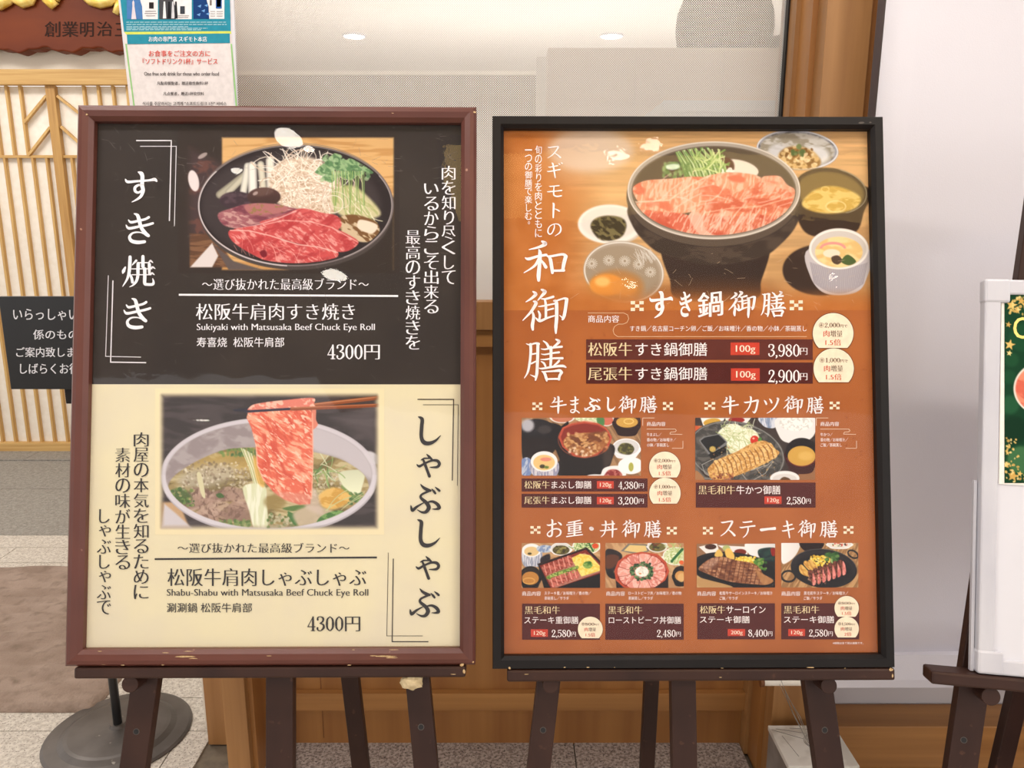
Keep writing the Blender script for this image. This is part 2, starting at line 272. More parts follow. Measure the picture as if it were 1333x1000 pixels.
# ---------------------------------------------------------------- brush written characters (x, y, width along each stroke)
BRUSH = {
 'す': [[(122, 170, 14), (150, 200, 34), (260, 192, 26), (400, 182, 24), (470, 172, 40), (495, 192, 20)], [(275, 85, 12), (310, 102, 48), (325, 140, 46), (322, 240, 46), (333, 300, 44), (305, 370, 34), (250, 410, 22), (200, 435, 8)], [(322, 250, 26), (285, 236, 24), (240, 262, 34), (238, 305, 34), (275, 325, 26), (320, 300, 24)]],
 'き': [[(158, 650, 12), (190, 678, 32), (280, 660, 28), (360, 640, 28), (400, 618, 30)], [(130, 712, 12), (165, 750, 34), (280, 730, 30), (380, 710, 30), (448, 690, 28)], [(225, 575, 10), (265, 595, 40), (285, 650, 46), (310, 740, 42), (360, 810, 46), (395, 838, 38)], [(390, 838, 22), (300, 800, 14), (215, 805, 22), (172, 850, 34), (195, 900, 42), (270, 918, 44), (350, 910, 36)]],
 '焼': [[(125, 205, 20), (105, 250, 40), (97, 275, 18)], [(250, 125, 28), (228, 150, 22), (205, 178, 10)], [(180, 80, 36), (178, 150, 40), (170, 260, 38), (145, 350, 26), (95, 435, 8)], [(168, 270, 14), (195, 325, 30), (208, 385, 34)], [(265, 150, 14), (340, 150, 13), (400, 150, 14)], [(395, 148, 14), (415, 128, 26), (442, 150, 8)], [(328, 75, 36), (328, 135, 38), (328, 195, 40)], [(200, 225, 12), (320, 224, 12), (430, 222, 14)], [(425, 214, 18), (440, 204, 24), (468, 222, 8)], [(205, 295, 12), (320, 295, 12), (420, 295, 14)], [(418, 288, 18), (434, 276, 24), (460, 297, 8)], [(275, 160, 38), (272, 240, 38), (270, 310, 36), (252, 375, 32), (215, 420, 20), (175, 442, 6)], [(402, 170, 36), (402, 230, 34), (402, 290, 24)], [(350, 225, 40), (350, 320, 40), (350, 398, 38), (378, 412, 34), (440, 410, 34), (450, 378, 24), (440, 340, 8)]],
 'し': [[(128, 62, 8), (165, 84, 36), (161, 150, 36), (158, 240, 36), (185, 288, 40), (240, 295, 34), (300, 270, 22), (348, 225, 4)]],
 'ゃ': [[(218, 390, 6), (242, 415, 26), (268, 440, 20)], [(125, 492, 10), (150, 508, 26), (200, 480, 20), (270, 452, 22), (320, 455, 30), (340, 485, 30), (318, 515, 26), (250, 518, 8)], [(165, 447, 8), (185, 445, 18), (203, 490, 28), (225, 550, 26), (245, 605, 30)], [(165, 447, 8), (195, 431, 16), (250, 431, 12)]],
 'ぶ': [[(162, 685, 6), (185, 712, 24), (222, 735, 32), (255, 745, 24)], [(245, 748, 20), (175, 780, 20), (166, 812, 26), (215, 855, 34), (240, 900, 40), (215, 940, 32), (175, 945, 20), (130, 922, 5)], [(70, 885, 10), (85, 925, 34), (130, 892, 22), (190, 858, 8)], [(200, 862, 6), (270, 845, 22), (320, 870, 32), (338, 903, 34), (312, 915, 18), (275, 915, 6)], [(268, 730, 8), (288, 752, 24), (302, 770, 20)], [(300, 712, 6), (325, 732, 22), (341, 746, 22)]],
 '和': [[(225, 68, 20), (255, 92, 42), (200, 122, 26), (100, 148, 8)], [(62, 228, 10), (95, 240, 30), (180, 215, 24), (265, 200, 26)], [(195, 150, 14), (205, 185, 36), (200, 300, 36), (192, 400, 40), (192, 450, 28)], [(195, 240, 30), (150, 310, 24), (50, 375, 8)], [(215, 250, 14), (243, 288, 28), (262, 320, 32)], [(285, 215, 14), (305, 245, 34), (318, 320, 34), (325, 375, 28)], [(265, 205, 12), (300, 215, 22), (420, 195, 24), (452, 212, 36)], [(455, 215, 36), (437, 280, 36), (425, 350, 30)], [(325, 355, 24), (380, 355, 22), (435, 352, 28)]],
 '御': [[(135, 555, 16), (160, 580, 34), (120, 620, 24), (65, 655, 8)], [(140, 650, 16), (163, 668, 34), (115, 750, 26), (35, 835, 8)], [(128, 750, 16), (140, 800, 28), (128, 880, 34), (132, 925, 22)], [(215, 535, 16), (248, 557, 38), (215, 600, 24), (180, 640, 8)], [(215, 625, 10), (260, 625, 20), (330, 605, 24)], [(185, 700, 8), (230, 695, 18), (345, 672, 15)], [(248, 630, 18), (258, 690, 26), (258, 815, 24)], [(185, 745, 14), (200, 780, 24), (195, 825, 20)], [(260, 738, 15), (330, 720, 17)], [(160, 810, 10), (200, 840, 28), (270, 812, 20), (340, 790, 14)], [(335, 645, 16), (360, 662, 34), (362, 800, 34), (355, 900, 32), (355, 960, 16)], [(350, 648, 14), (430, 622, 20), (458, 630, 34)], [(460, 630, 34), (448, 720, 32), (435, 790, 32), (420, 825, 22)], [(430, 818, 18), (390, 785, 6)]],
 '膳': [[(240, 200, 58), (245, 350, 56), (225, 560, 50), (185, 760, 42), (115, 885, 14)], [(155, 185, 14), (220, 207, 32), (340, 178, 38), (400, 192, 62)], [(388, 195, 62), (385, 400, 60), (375, 650, 60), (365, 800, 62), (340, 925, 32)], [(345, 860, 46), (290, 840, 26), (235, 815, 8)], [(265, 400, 32), (350, 385, 30)], [(255, 590, 34), (345, 545, 32)], [(495, 130, 20), (560, 180, 44), (600, 250, 58)], [(750, 100, 30), (812, 140, 62), (765, 200, 48), (700, 250, 32)], [(450, 290, 12), (530, 300, 34), (700, 267, 38), (865, 248, 48)], [(455, 395, 12), (530, 405, 30), (680, 377, 36), (810, 362, 44)], [(440, 505, 12), (540, 505, 32), (700, 482, 38), (880, 482, 50)], [(650, 260, 60), (650, 480, 58), (640, 640, 48)], [(450, 545, 14), (507, 580, 42), (538, 640, 42)], [(812, 532, 44), (770, 580, 42), (710, 625, 26)], [(410, 680, 14), (480, 690, 40), (700, 652, 46), (880, 637, 54), (948, 665, 28)], [(465, 745, 16), (520, 785, 56), (553, 880, 58), (565, 940, 32)], [(500, 755, 28), (700, 742, 38), (820, 732, 62), (868, 770, 52)], [(862, 770, 60), (822, 840, 54), (810, 915, 42)], [(570, 905, 40), (700, 900, 38), (820, 900, 42)]],
 '牛': [[(95, 40, 10), (120, 62, 26), (95, 120, 20), (55, 170, 8)], [(70, 150, 10), (150, 140, 20), (260, 118, 24)], [(20, 235, 10), (70, 245, 24), (200, 222, 22), (330, 200, 26)], [(165, 20, 12), (185, 40, 32), (184, 200, 32), (180, 330, 32), (178, 395, 16)]],
 'ま': [[(30, 90, 8), (80, 98, 24), (160, 82, 22), (215, 70, 22)], [(35, 165, 8), (85, 172, 24), (160, 158, 22), (205, 148, 22)], [(130, 10, 12), (150, 30, 30), (146, 150, 30), (144, 290, 30), (100, 340, 24), (45, 325, 18), (55, 285, 16), (120, 280, 16), (190, 310, 20), (235, 345, 22)]],
 'カ': [[(20, 130, 10), (60, 138, 26), (180, 118, 22), (290, 95, 34), (285, 150, 30), (260, 280, 28), (225, 350, 28), (190, 325, 10)], [(135, 15, 14), (155, 40, 30), (145, 160, 26), (95, 280, 20), (15, 365, 8)]],
 'ツ': [[(20, 90, 10), (45, 125, 28), (62, 170, 26)], [(120, 60, 10), (145, 95, 28), (162, 140, 26)], [(270, 50, 26), (285, 75, 32), (240, 200, 24), (160, 300, 18), (70, 360, 8)]],
 'お': [[(20, 110, 10), (60, 120, 24), (150, 100, 22), (190, 90, 20)], [(105, 10, 12), (122, 35, 28), (118, 150, 28), (112, 300, 28), (70, 335, 24), (30, 310, 18), (40, 265, 16), (130, 200, 18), (220, 190, 22), (275, 230, 26), (262, 300, 24), (190, 345, 10)], [(225, 60, 8), (262, 85, 26), (285, 110, 24)]],
 '丼': [[(50, 105, 10), (100, 112, 22), (320, 85, 24)], [(15, 235, 10), (70, 242, 22), (370, 205, 26)], [(125, 20, 14), (140, 50, 28), (135, 200, 26), (105, 310, 20), (40, 385, 8)], [(265, 15, 14), (285, 45, 30), (284, 220, 30), (280, 390, 22)], [(185, 150, 10), (210, 180, 28)]],
 '・': [[(10, 10, 30), (16, 16, 32)]],
 'ス': [[(25, 60, 10), (60, 68, 24), (200, 45, 22), (245, 55, 34), (200, 150, 26), (120, 260, 20), (15, 340, 8)], [(160, 205, 12), (230, 260, 26), (290, 325, 36)]],
 'テ': [[(80, 45, 10), (120, 52, 22), (270, 35, 26)], [(15, 150, 10), (60, 160, 24), (200, 140, 22), (335, 125, 28)], [(195, 150, 24), (190, 230, 26), (150, 310, 20), (85, 365, 8)]],
 'ー': [[(10, 45, 16), (45, 50, 34), (180, 38, 26), (330, 30, 34)]],
 'キ': [[(40, 130, 10), (80, 135, 24), (250, 95, 26)], [(15, 235, 10), (60, 242, 26), (290, 190, 28)], [(110, 15, 14), (135, 40, 34), (160, 200, 30), (190, 380, 24), (190, 400, 12)]],
 'ギ': [[(40, 130, 10), (80, 135, 22), (230, 100, 24)], [(15, 235, 10), (60, 242, 24), (280, 195, 26)], [(110, 35, 14), (132, 55, 30), (155, 200, 28), (180, 380, 22), (180, 395, 12)], [(250, 40, 8), (275, 70, 24)], [(300, 15, 8), (325, 45, 24)]],
 'モ': [[(60, 60, 10), (100, 65, 22), (270, 45, 24)], [(15, 190, 10), (60, 195, 24), (330, 165, 26)], [(165, 65, 20), (155, 190, 24), (165, 280, 28), (230, 310, 28), (320, 295, 26)]],
 'ト': [[(55, 10, 14), (75, 40, 32), (70, 200, 30), (66, 380, 22)], [(85, 150, 10), (150, 185, 26), (185, 215, 26)]],
 '0': [[(30, 2, 5), (12, 20, 12), (8, 50, 16), (12, 80, 12), (30, 98, 5)], [(30, 2, 5), (48, 20, 12), (52, 50, 16), (48, 80, 12), (30, 98, 5)]],
 '1': [[(32, 4, 15), (32, 50, 15), (32, 96, 15)], [(14, 97, 5), (50, 97, 5)], [(14, 16, 5), (30, 5, 8)]],
 '2': [[(12, 30, 13), (13, 12, 8), (28, 2, 6), (46, 12, 13), (46, 32, 14), (28, 60, 8), (8, 92, 6)], [(8, 92, 12), (30, 90, 14), (48, 94, 12)], [(52, 94, 5), (56, 74, 4)]],
 '3': [[(13, 22, 12), (14, 8, 7), (28, 2, 5), (45, 12, 12), (43, 34, 11), (26, 47, 5)], [(26, 47, 5), (46, 56, 11), (48, 78, 14), (30, 97, 6), (14, 92, 7), (12, 78, 12)]],
 '4': [[(42, 4, 12), (42, 50, 15), (42, 94, 15)], [(40, 5, 5), (6, 68, 5)], [(4, 70, 6), (58, 70, 6)], [(28, 97, 5), (57, 97, 5)]],
 '5': [[(14, 6, 8), (46, 6, 13)], [(14, 5, 4), (12, 46, 5)], [(12, 46, 5), (30, 36, 7), (48, 54, 13), (46, 80, 13), (28, 98, 6), (12, 90, 8), (12, 80, 12)]],
 '8': [[(30, 2, 5), (14, 14, 11), (16, 30, 13), (40, 54, 14), (49, 76, 12), (30, 98, 6), (11, 80, 11), (16, 58, 6), (42, 36, 5), (44, 14, 9), (30, 2, 5)]],
 '9': [[(30, 60, 5), (12, 48, 11), (10, 30, 14), (15, 10, 9), (30, 2, 5), (46, 14, 10), (51, 44, 15), (45, 80, 12), (28, 97, 6), (13, 90, 10)], [(30, 60, 5), (46, 50, 5)]],
 '6': [[(30, 40, 5), (48, 52, 11), (50, 70, 14), (45, 90, 9), (30, 98, 5), (14, 86, 10), (9, 56, 15), (15, 20, 12), (32, 3, 6), (47, 10, 10)], [(30, 40, 5), (14, 50, 5)]],
 ',': [[(8, 8, 13), (10, 18, 9), (3, 32, 4)]],
 'の': [[(165, 60, 12), (165, 150, 22), (120, 270, 22), (70, 300, 26), (35, 240, 24), (60, 130, 18), (150, 60, 16), (250, 65, 22), (300, 150, 28), (280, 260, 26), (180, 345, 8)]],
}
def brush(bd, sheet, ch, bx, col, n=.0011, bold=1.0, name='brush_character'):
    """hand written characters whose ink fills the photo boxes"""
    V = []; F = []
    for c_, b_ in ([(ch, bx)] if isinstance(ch, str) else ch): _brush(bd, c_, b_, n, bold, V, F)
    put_flat(name, V, F, flat(col), sheet, bd)
def price(bd, sheet, t, bx, col, n=.0011):
    W = sum(24 if c == ',' else 66 for c in t)-6; x = 0; L = []; H = bx[3]-bx[1]; k = (bx[2]-bx[0])/W
    for c in t:
        w = 18 if c == ',' else 60; y0, y1 = (bx[3]-H*.14, bx[3]+H*.14) if c == ',' else (bx[1], bx[3])
        L.append((c, (bx[0]+x*k+(w*.14*k if c == '1' else 0), y0, bx[0]+(x+w)*k-(w*.14*k if c == '1' else 0), y1))); x += 24 if c == ',' else 66
    brush(bd, sheet, L, None, col, n, name='price_digits')
def _brush(bd, ch, bx, n, bold, V, F):
    S = BRUSH[ch]; pts = []
    for st in S:
        m = len(st)
        for i in range(m-1):
            p0, p1, p2, p3 = st[max(i-1, 0)], st[i], st[i+1], st[min(i+2, m-1)]
            for k in range(6):
                t = k/6.; pts.append((tuple(.5*((2*p1[c])+(p2[c]-p0[c])*t+(2*p0[c]-5*p1[c]+4*p2[c]-p3[c])*t*t+(3*p1[c]-p0[c]-3*p2[c]+p3[c])*t**3) for c in range(2))+(p1[2]*(1-t)+p2[2]*t,), False))
        pts.append((tuple(float(v) for v in st[-1]), True))
    x0 = min(p[0]-p[2]/2 for p, _ in pts); x1 = max(p[0]+p[2]/2 for p, _ in pts); y0 = min(p[1]-p[2]/2 for p, _ in pts); y1 = max(p[1]+p[2]/2 for p, _ in pts)
    pts = [((x, y, w*bold), q) for (x, y, w), q in pts]
    fx = lambda x: bx[0]+(bx[2]-bx[0])*(x-x0)/(x1-x0); fy = lambda y: bx[1]+(bx[3]-bx[1])*(y-y0)/(y1-y0)
    cur = []; si = 0
    def vert(x, y, h):
        u, v = bd.uv(fx(x), fy(y), n); V.append(bd.w(u, v, n+h)); return len(V)-1
    for (x, y, w), last in pts:
        cur.append((x, y, w))
        if not last: continue
        h = si*4e-5; si += 1; m = len(cur); ids = []
        for i, (x, y, w) in enumerate(cur):
            a, b_ = cur[max(i-1, 0)], cur[min(i+1, m-1)]; dx, dy = b_[0]-a[0], b_[1]-a[1]; L = math.hypot(dx, dy) or 1; nx, ny = -dy/L*w/2, dx/L*w/2
            ids.append((vert(x+nx, y+ny, h), vert(x-nx, y-ny, h)))
        F += [(ids[i][0], ids[i+1][0], ids[i+1][1], ids[i][1]) for i in range(m-1)]
        for i, (x, y, w) in enumerate(cur):
            turn = 0
            if 0 < i < m-1:
                t1 = math.atan2(y-cur[i-1][1], x-cur[i-1][0]); t2 = math.atan2(cur[i+1][1]-y, cur[i+1][0]-x); turn = abs((t2-t1+math.pi) % (2*math.pi)-math.pi)
            if i in (0, m-1) or turn > .35: F.append(tuple(vert(x+w/2*math.cos(k*math.pi/5), y+w/2*math.sin(k*math.pi/5), h+2e-5) for k in range(10)))
        cur = []
# ---------------------------------------------------------------- printed photographs (numpy painter)
_ng = np.random.RandomState(5).rand(128, 128)
def vnoise(x, y):
    xi = np.floor(x).astype(int); yi = np.floor(y).astype(int)
    fx = x - xi; fy = y - yi
    fx = fx*fx*(3-2*fx); fy = fy*fy*(3-2*fy)
    a = _ng[yi % 128, xi % 128]; b = _ng[yi % 128, (xi+1) % 128]
    c = _ng[(yi+1) % 128, xi % 128]; d = _ng[(yi+1) % 128, (xi+1) % 128]
    return (a*(1-fx)+b*fx)*(1-fy)+(c*(1-fx)+d*fx)*fy
def fbm(x, y, o=3):
    s = 0; t = 0; a = 1.0
    for i in range(o):
        s = s + a*vnoise(x*2**i+17.3*i, y*2**i+5.1*i); t += a; a *= .55
    return s/t
def sst(a, b, v):
    t = np.clip((v-a)/(b-a), 0, 1); return t*t*(3-2*t)
def crom(P, n=6):
    P = np.asarray(P, float); m = len(P); out = []
    for i in range(m):
        p0, p1, p2, p3 = P[i-1], P[i], P[(i+1) % m], P[(i+2) % m]
        for k in range(n):
            t = k/n
            out.append(.5*((2*p1)+(p2-p0)*t+(2*p0-5*p1+4*p2-p3)*t*t+(3*p1-p0-3*p2+p3)*t**3))
    return np.array(out)
class Canvas:
    def __init__(s, x0, y0, x1, y1, res, base):
        s.b = (x0, y0, x1, y1)
        s.nx = int(round((x1-x0)*res))+1; s.ny = int(round((y1-y0)*res))+1
        s.X, s.Y = np.meshgrid(np.linspace(x0, x1, s.nx), np.linspace(y0, y1, s.ny))
        s.C = np.ones(s.X.shape+(3,))*np.array(base, float)
        s.clip = None; s.o = (0, 0); s.k = 1.0; s.rng = np.random.RandomState(int(x0+y0*3))
    def view(s, ox, oy, k): s.o = (ox, oy); s.k = k
    def _box(s, x0, y0, x1, y1):
        bx0, by0, bx1, by1 = s.b
        i0 = max(0, int((x0-bx0)/(bx1-bx0)*(s.nx-1))-1); i1 = min(s.nx, int((x1-bx0)/(bx1-bx0)*(s.nx-1))+3)
        j0 = max(0, int((y0-by0)/(by1-by0)*(s.ny-1))-1); j1 = min(s.ny, int((y1-by0)/(by1-by0)*(s.ny-1))+3)
        if i1 <= i0 or j1 <= j0: return None
        return slice(j0, j1), slice(i0, i1)
    def _put(s, sl, d, col, soft, a, tex, grad, c):
        soft = max(soft/s.k, .45)
        m = (1-sst(-soft, soft, d))*a
        if s.clip is not None: m = m*s.clip[sl]
        X = s.X[sl]; Y = s.Y[sl]
        C = np.ones(X.shape+(3,))*np.array(col, float)
        if tex:
            for t in (tex if isinstance(tex[0][0], tuple) else (tex,)):
                col2, sx, sy, rot, th, w = t
                r = math.radians(rot); u = (X*math.cos(r)+Y*math.sin(r))*s.k/sx; v = (-X*math.sin(r)+Y*math.cos(r))*s.k/sy
                v = v+1.2*vnoise(u*.7+3, v*.4); u = u+.8*vnoise(v*.5, u*.5+9)
                f = sst(th-w, th+w, fbm(u+50, v+50))[..., None]
                C = C*(1-f)+np.array(col2, float)*f
        if grad:
            gx, gy = grad; C = C*(1+(gx*(X-c[0])+gy*(Y-c[1]))*s.k/100.)[..., None]
        s.C[sl] = s.C[sl]*(1-m[..., None])+np.clip(C, 0, 255)*m[..., None]
    def el(s, cx, cy, rx, ry, col, rot=0, soft=2, a=1, tex=None, grad=None, ring=0, arc=None):
        k = s.k; cx = s.o[0]+cx/k; cy = s.o[1]+cy/k; rx /= k; ry /= k; R = max(rx, ry)+ring/k+soft/k+1
        sl = s._box(cx-R, cy-R, cx+R, cy+R)
        if sl is None: return
        r = math.radians(rot); x = s.X[sl]-cx; y = s.Y[sl]-cy
        u = x*math.cos(r)+y*math.sin(r); v = -x*math.sin(r)+y*math.cos(r)
        q = np.sqrt((u/rx)**2+(v/ry)**2)+1e-6
        g = np.sqrt((u/rx**2)**2+(v/ry**2)**2)/q+1e-9
        d = (q-1)/g
        if ring:
            d = np.abs(d)-ring/k/2
            if arc:
                an = np.degrees(np.arctan2(v/ry, u/rx)) % 360
                lo, hi = arc[0] % 360, arc[1] % 360
                ins = (an >= lo) & (an <= hi) if lo < hi else (an >= lo) | (an <= hi)
                d = np.where(ins, d, 99)
        s._put(sl, d, col, soft, a, tex, grad, (cx, cy))
    def poly(s, P, col, soft=2, a=1, tex=None, grad=None, sm=True):
        P = crom(P) if sm else np.asarray(P, float)
        P = P/s.k+np.array(s.o); m = soft/s.k+1
        sl = s._box(P[:, 0].min()-m, P[:, 1].min()-m, P[:, 0].max()+m, P[:, 1].max()+m)
        if sl is None: return
        X = s.X[sl]; Y = s.Y[sl]; d = np.full(X.shape, 1e9); ins = np.zeros(X.shape, bool)
        for i in range(len(P)):
            ax, ay = P[i-1]; bx, by = P[i]; ex, ey = bx-ax, by-ay; L = ex*ex+ey*ey+1e-12
            t = np.clip(((X-ax)*ex+(Y-ay)*ey)/L, 0, 1)
            d = np.minimum(d, (X-ax-t*ex)**2+(Y-ay-t*ey)**2)
            if ay != by:
                ins ^= ((ay > Y) != (by > Y)) & (X < (bx-ax)*(Y-ay)/(by-ay)+ax)
        d = np.sqrt(d)*np.where(ins, -1, 1)
        s._put(sl, d, col, soft, a, tex, grad, (P[:, 0].mean(), P[:, 1].mean()))
    def ln(s, P, w, col, soft=1.5, a=1):
        P = np.asarray(P, float)/s.k+np.array(s.o); m = (w+soft)/s.k+1
        sl = s._box(P[:, 0].min()-m, P[:, 1].min()-m, P[:, 0].max()+m, P[:, 1].max()+m)
        if sl is None: return
        X = s.X[sl]; Y = s.Y[sl]; d = np.full(X.shape, 1e9)
        for i in range(1, len(P)):
            ax, ay = P[i-1]; bx, by = P[i]; ex, ey = bx-ax, by-ay; L = ex*ex+ey*ey+1e-12
            t = np.clip(((X-ax)*ex+(Y-ay)*ey)/L, 0, 1)
            d = np.minimum(d, (X-ax-t*ex)**2+(Y-ay-t*ey)**2)
        s._put(sl, np.sqrt(d)-w/s.k/2, col, soft, a, None, None, (0, 0))
    def arcs(s, n, box, length, w, cols, curl=1.0, ang=None, soft=1.2, a=.9):
        for i in range(n):
            x = s.rng.uniform(box[0], box[2]); y = s.rng.uniform(box[1], box[3])
            th = s.rng.uniform(0, 6.28) if ang is None else math.radians(s.rng.normal(ang[0], ang[1]))
            dth = s.rng.normal(0, curl); P = [(x, y)]
            for j in range(6):
                x += math.cos(th)*length/6; y += math.sin(th)*length/6; th += dth/6; P.append((x, y))
            s.ln(P, w*s.rng.uniform(.7, 1.3), cols[s.rng.randint(len(cols))], soft, a)
    def dots(s, n, box, r, cols, soft=1.5, a=.9):
        for i in range(n):
            q = s.rng.uniform(r*.5, r)
            s.el(s.rng.uniform(box[0], box[2]), s.rng.uniform(box[1], box[3]), q, q*s.rng.uniform(.6, 1), cols[s.rng.randint(len(cols))], s.rng.uniform(0, 180), soft, a)

def clipmask(c, f):   # run f on a scratch canvas to obtain a mask
    old, oc = c.C, c.clip; c.C = np.zeros_like(old); c.clip = None; f(); m = c.C[..., 0]/255.; c.C = old; c.clip = oc; return m
W_ = (255, 255, 255)
WOOD = ((178, 128, 78), 260, 16, 0, .52, .16)

def paint_sukiyaki():
    c = Canvas(232, 168, 520, 356, 1.5, (55, 47, 44)); c.view(230, 160, 4.443)
    c.poly([(262, 85), (1255, 85), (1255, 850), (262, 850)], (220, 176, 118), 8, sm=False, tex=((200, 150, 92), 240, 22, 0, .55, .12))
    c.poly([(900, 560), (1262, 430), (1262, 900), (600, 900)], (52, 44, 40), 22, sm=False)
    c.poly([(75, 150), (262, 240), (262, 700), (75, 700)], (74, 58, 60), 30, sm=False, a=.85, tex=((110, 72, 66), 60, 40, 20, .55, .1))
    c.poly([(75, 640), (240, 640), (330, 835), (75, 835)], (128, 92, 68), 8, sm=False, tex=((96, 66, 50), 90, 12, 0, .5, .1))
    c.el(98, 335, 30, 62, (226, 214, 214), -12, 5); c.el(150, 190, 30, 12, (205, 190, 186), -30, 5, a=.7)
    c.poly([(205, 695), (240, 770), (205, 835), (78, 835)], (222, 212, 210), 5, sm=False)
    c.el(690, 520, 556, 330, (74, 66, 64), 0, 4)                       # outer wall of the pot
    c.poly([(210, 700), (330, 800), (500, 850), (300, 850)], (96, 84, 82), 6, sm=False)
    c.el(688, 478, 566, 352, (44, 37, 39), 0, 4)
    m = clipmask(c, lambda: c.el(688, 478, 548, 334, W_, 0, 4)); c.clip = m
    c.el(660, 480, 520, 310, (62, 54, 56), 0, 30)
    for i, (x0, y0, x1, y1, w, col) in enumerate([(250, 415, 400, 300, 46, (176, 170, 150)), (300, 400, 420, 280, 38, (198, 192, 172)), (385, 400, 410, 250, 40, (224, 220, 208)),
            (440, 400, 436, 250, 52, (236, 232, 224)), (500, 380, 486, 240, 40, (214, 208, 190)), (545, 380, 540, 220, 50, (232, 226, 214)), (600, 400, 600, 250, 50, (214, 202, 180))]):
        c.ln([(x0, y0), (x1, y1)], w, tuple(v*.8 for v in col), 5); c.ln([(x0, y0), (x1, y1)], w*.62, col, 7)
    c.poly([(560, 260), (680, 200), (820, 215), (930, 330), (960, 450), (880, 540), (700, 500), (590, 470), (540, 380)], (222, 204, 184), 14, tex=((188, 160, 134), 50, 14, 30, .55, .1))
    c.arcs(170, (570, 210, 930, 500), 190, 5, [(242, 230, 214), (232, 214, 196), (200, 174, 150), (248, 240, 230), (214, 190, 168)], 2.2)
    c.poly([(900, 400), (1010, 360), (1110, 430), (1180, 530), (1060, 560), (930, 520)], (206, 198, 156), 12, tex=((176, 180, 120), 60, 20, 50, .5, .1))
    c.arcs(16, (960, 380, 1080, 520), 150, 6, [(226, 220, 190), (180, 186, 130)], .5, (50, 15))
    for x, y, r in [(860, 270, 48), (900, 230, 44), (950, 250, 56), (920, 200, 34), (1010, 240, 50), (1050, 280, 42), (1110, 265, 44), (990, 300, 50), (880, 320, 40), (830, 285, 30)]:
        c.poly([(x-r, y), (x-r*.4, y-r*.6), (x, y-r*.75), (x+r*.6, y-r*.6), (x+r, y-.1*r), (x+r*.5, y+r*.6), (x-.2*r, y+r*.5)], (96, 136, 92), 4, tex=((150, 182, 132), 26, 14, 40, .52, .1))
    c.dots(60, (840, 190, 1130, 330), 16, [(70, 110, 72), (128, 164, 116), (168, 196, 150)], 3, .7)
    for i in range(15):
        x = 900+i*13; c.ln([(x, 280), (x+8*math.sin(i*2), 380), (x+16*math.cos(i), 520-(i % 4)*22)], 5, [(150, 176, 104), (186, 204, 140), (118, 150, 86)][i % 3], 2)
    c.el(905, 470, 58, 50, (236, 226, 212), 0, 2, ring=5, a=.9); c.el(930, 445, 70, 44, (226, 216, 198), 20, 2, ring=4, a=.8)
    c.el(345, 447, 98, 50, (64, 50, 58), 0, 6, tex=((84, 66, 74), 40, 20, 0, .55, .1))
    c.el(505, 428, 96, 54, (74, 52, 50), 0, 5, grad=(0, -.35)); c.el(500, 400, 60, 22, (104, 78, 72), -8, 10, a=.8); c.el(455, 408, 16, 9, (190, 170, 165), -30, 4, a=.8)
    c.poly([(930, 560), (1020, 530), (1150, 570), (1170, 640), (1100, 690), (980, 660)], (206, 184, 152), 6, tex=((120, 84, 50), 60, 22, 30, .56, .07))
    c.poly([(1060, 560), (1160, 590), (1130, 640), (1050, 610)], (234, 216, 196), 5)
    MT = (((228, 152, 146), 30, 10, 35, .6, .13), ((180, 62, 66), 70, 30, -30, .6, .14))
    c.poly([(245, 520), (330, 490), (400, 470), (520, 466), (640, 486), (720, 510), (640, 560), (500, 585), (400, 612), (290, 600), (245, 560)], (158, 96, 104), 5, tex=(((196, 150, 146), 40, 14, 10, .6, .08), ((120, 62, 76), 80, 40, 0, .58, .1)))
    c.poly([(395, 478), (520, 466), (640, 486), (600, 520), (440, 530)], (176, 112, 112), 6, tex=((150, 120, 80), 20, 12, 0, .62, .06))
    c.poly([(480, 580), (600, 540), (720, 495), (840, 520), (930, 540), (950, 600), (860, 650), (640, 640)], (206, 92, 92), 4, tex=MT)
    c.ln([(360, 612), (480, 588), (600, 548), (690, 510)], 6, (226, 190, 186), 3, .8)
    c.poly([(330, 618), (470, 592), (600, 562), (780, 570), (900, 605), (1000, 650), (1052, 694), (980, 744), (860, 738), (700, 700), (560, 660)], (202, 84, 84), 4, tex=MT)
    c.ln([(500, 590), (620, 564), (780, 572), (900, 606), (1048, 690)], 5, (240, 190, 180), 3, .8)
    c.poly([(306, 622), (420, 622), (540, 650), (700, 702), (820, 716), (932, 748), (905, 792), (800, 826), (650, 836), (520, 800), (400, 740), (318, 680)], (204, 82, 82), 4, tex=MT)
    c.ln([(310, 622), (420, 624), (540, 652), (700, 704), (822, 718), (930, 750)], 6, (242, 200, 190), 3, .85)
    c.arcs(26, (330, 640, 900, 810), 120, 4, [(240, 190, 180), (232, 160, 150)], .6, (45, 30), 2, .55)
    c.poly([(480, 748), (510, 736), (522, 768), (498, 778)], (120, 30, 44), 4)
    c.clip = None
    c.el(688, 478, 562, 348, (122, 112, 112), 0, 2, ring=9); c.el(688, 480, 560, 348, (206, 196, 198), 0, 2, ring=7, arc=(95, 215)); c.el(688, 478, 556, 346, (170, 160, 160), 0, 2, ring=5, arc=(330, 60))
    c.el(688, 470, 560, 352, (120, 108, 104), 0, 2, ring=4, arc=(200, 340), a=.8)
    return c

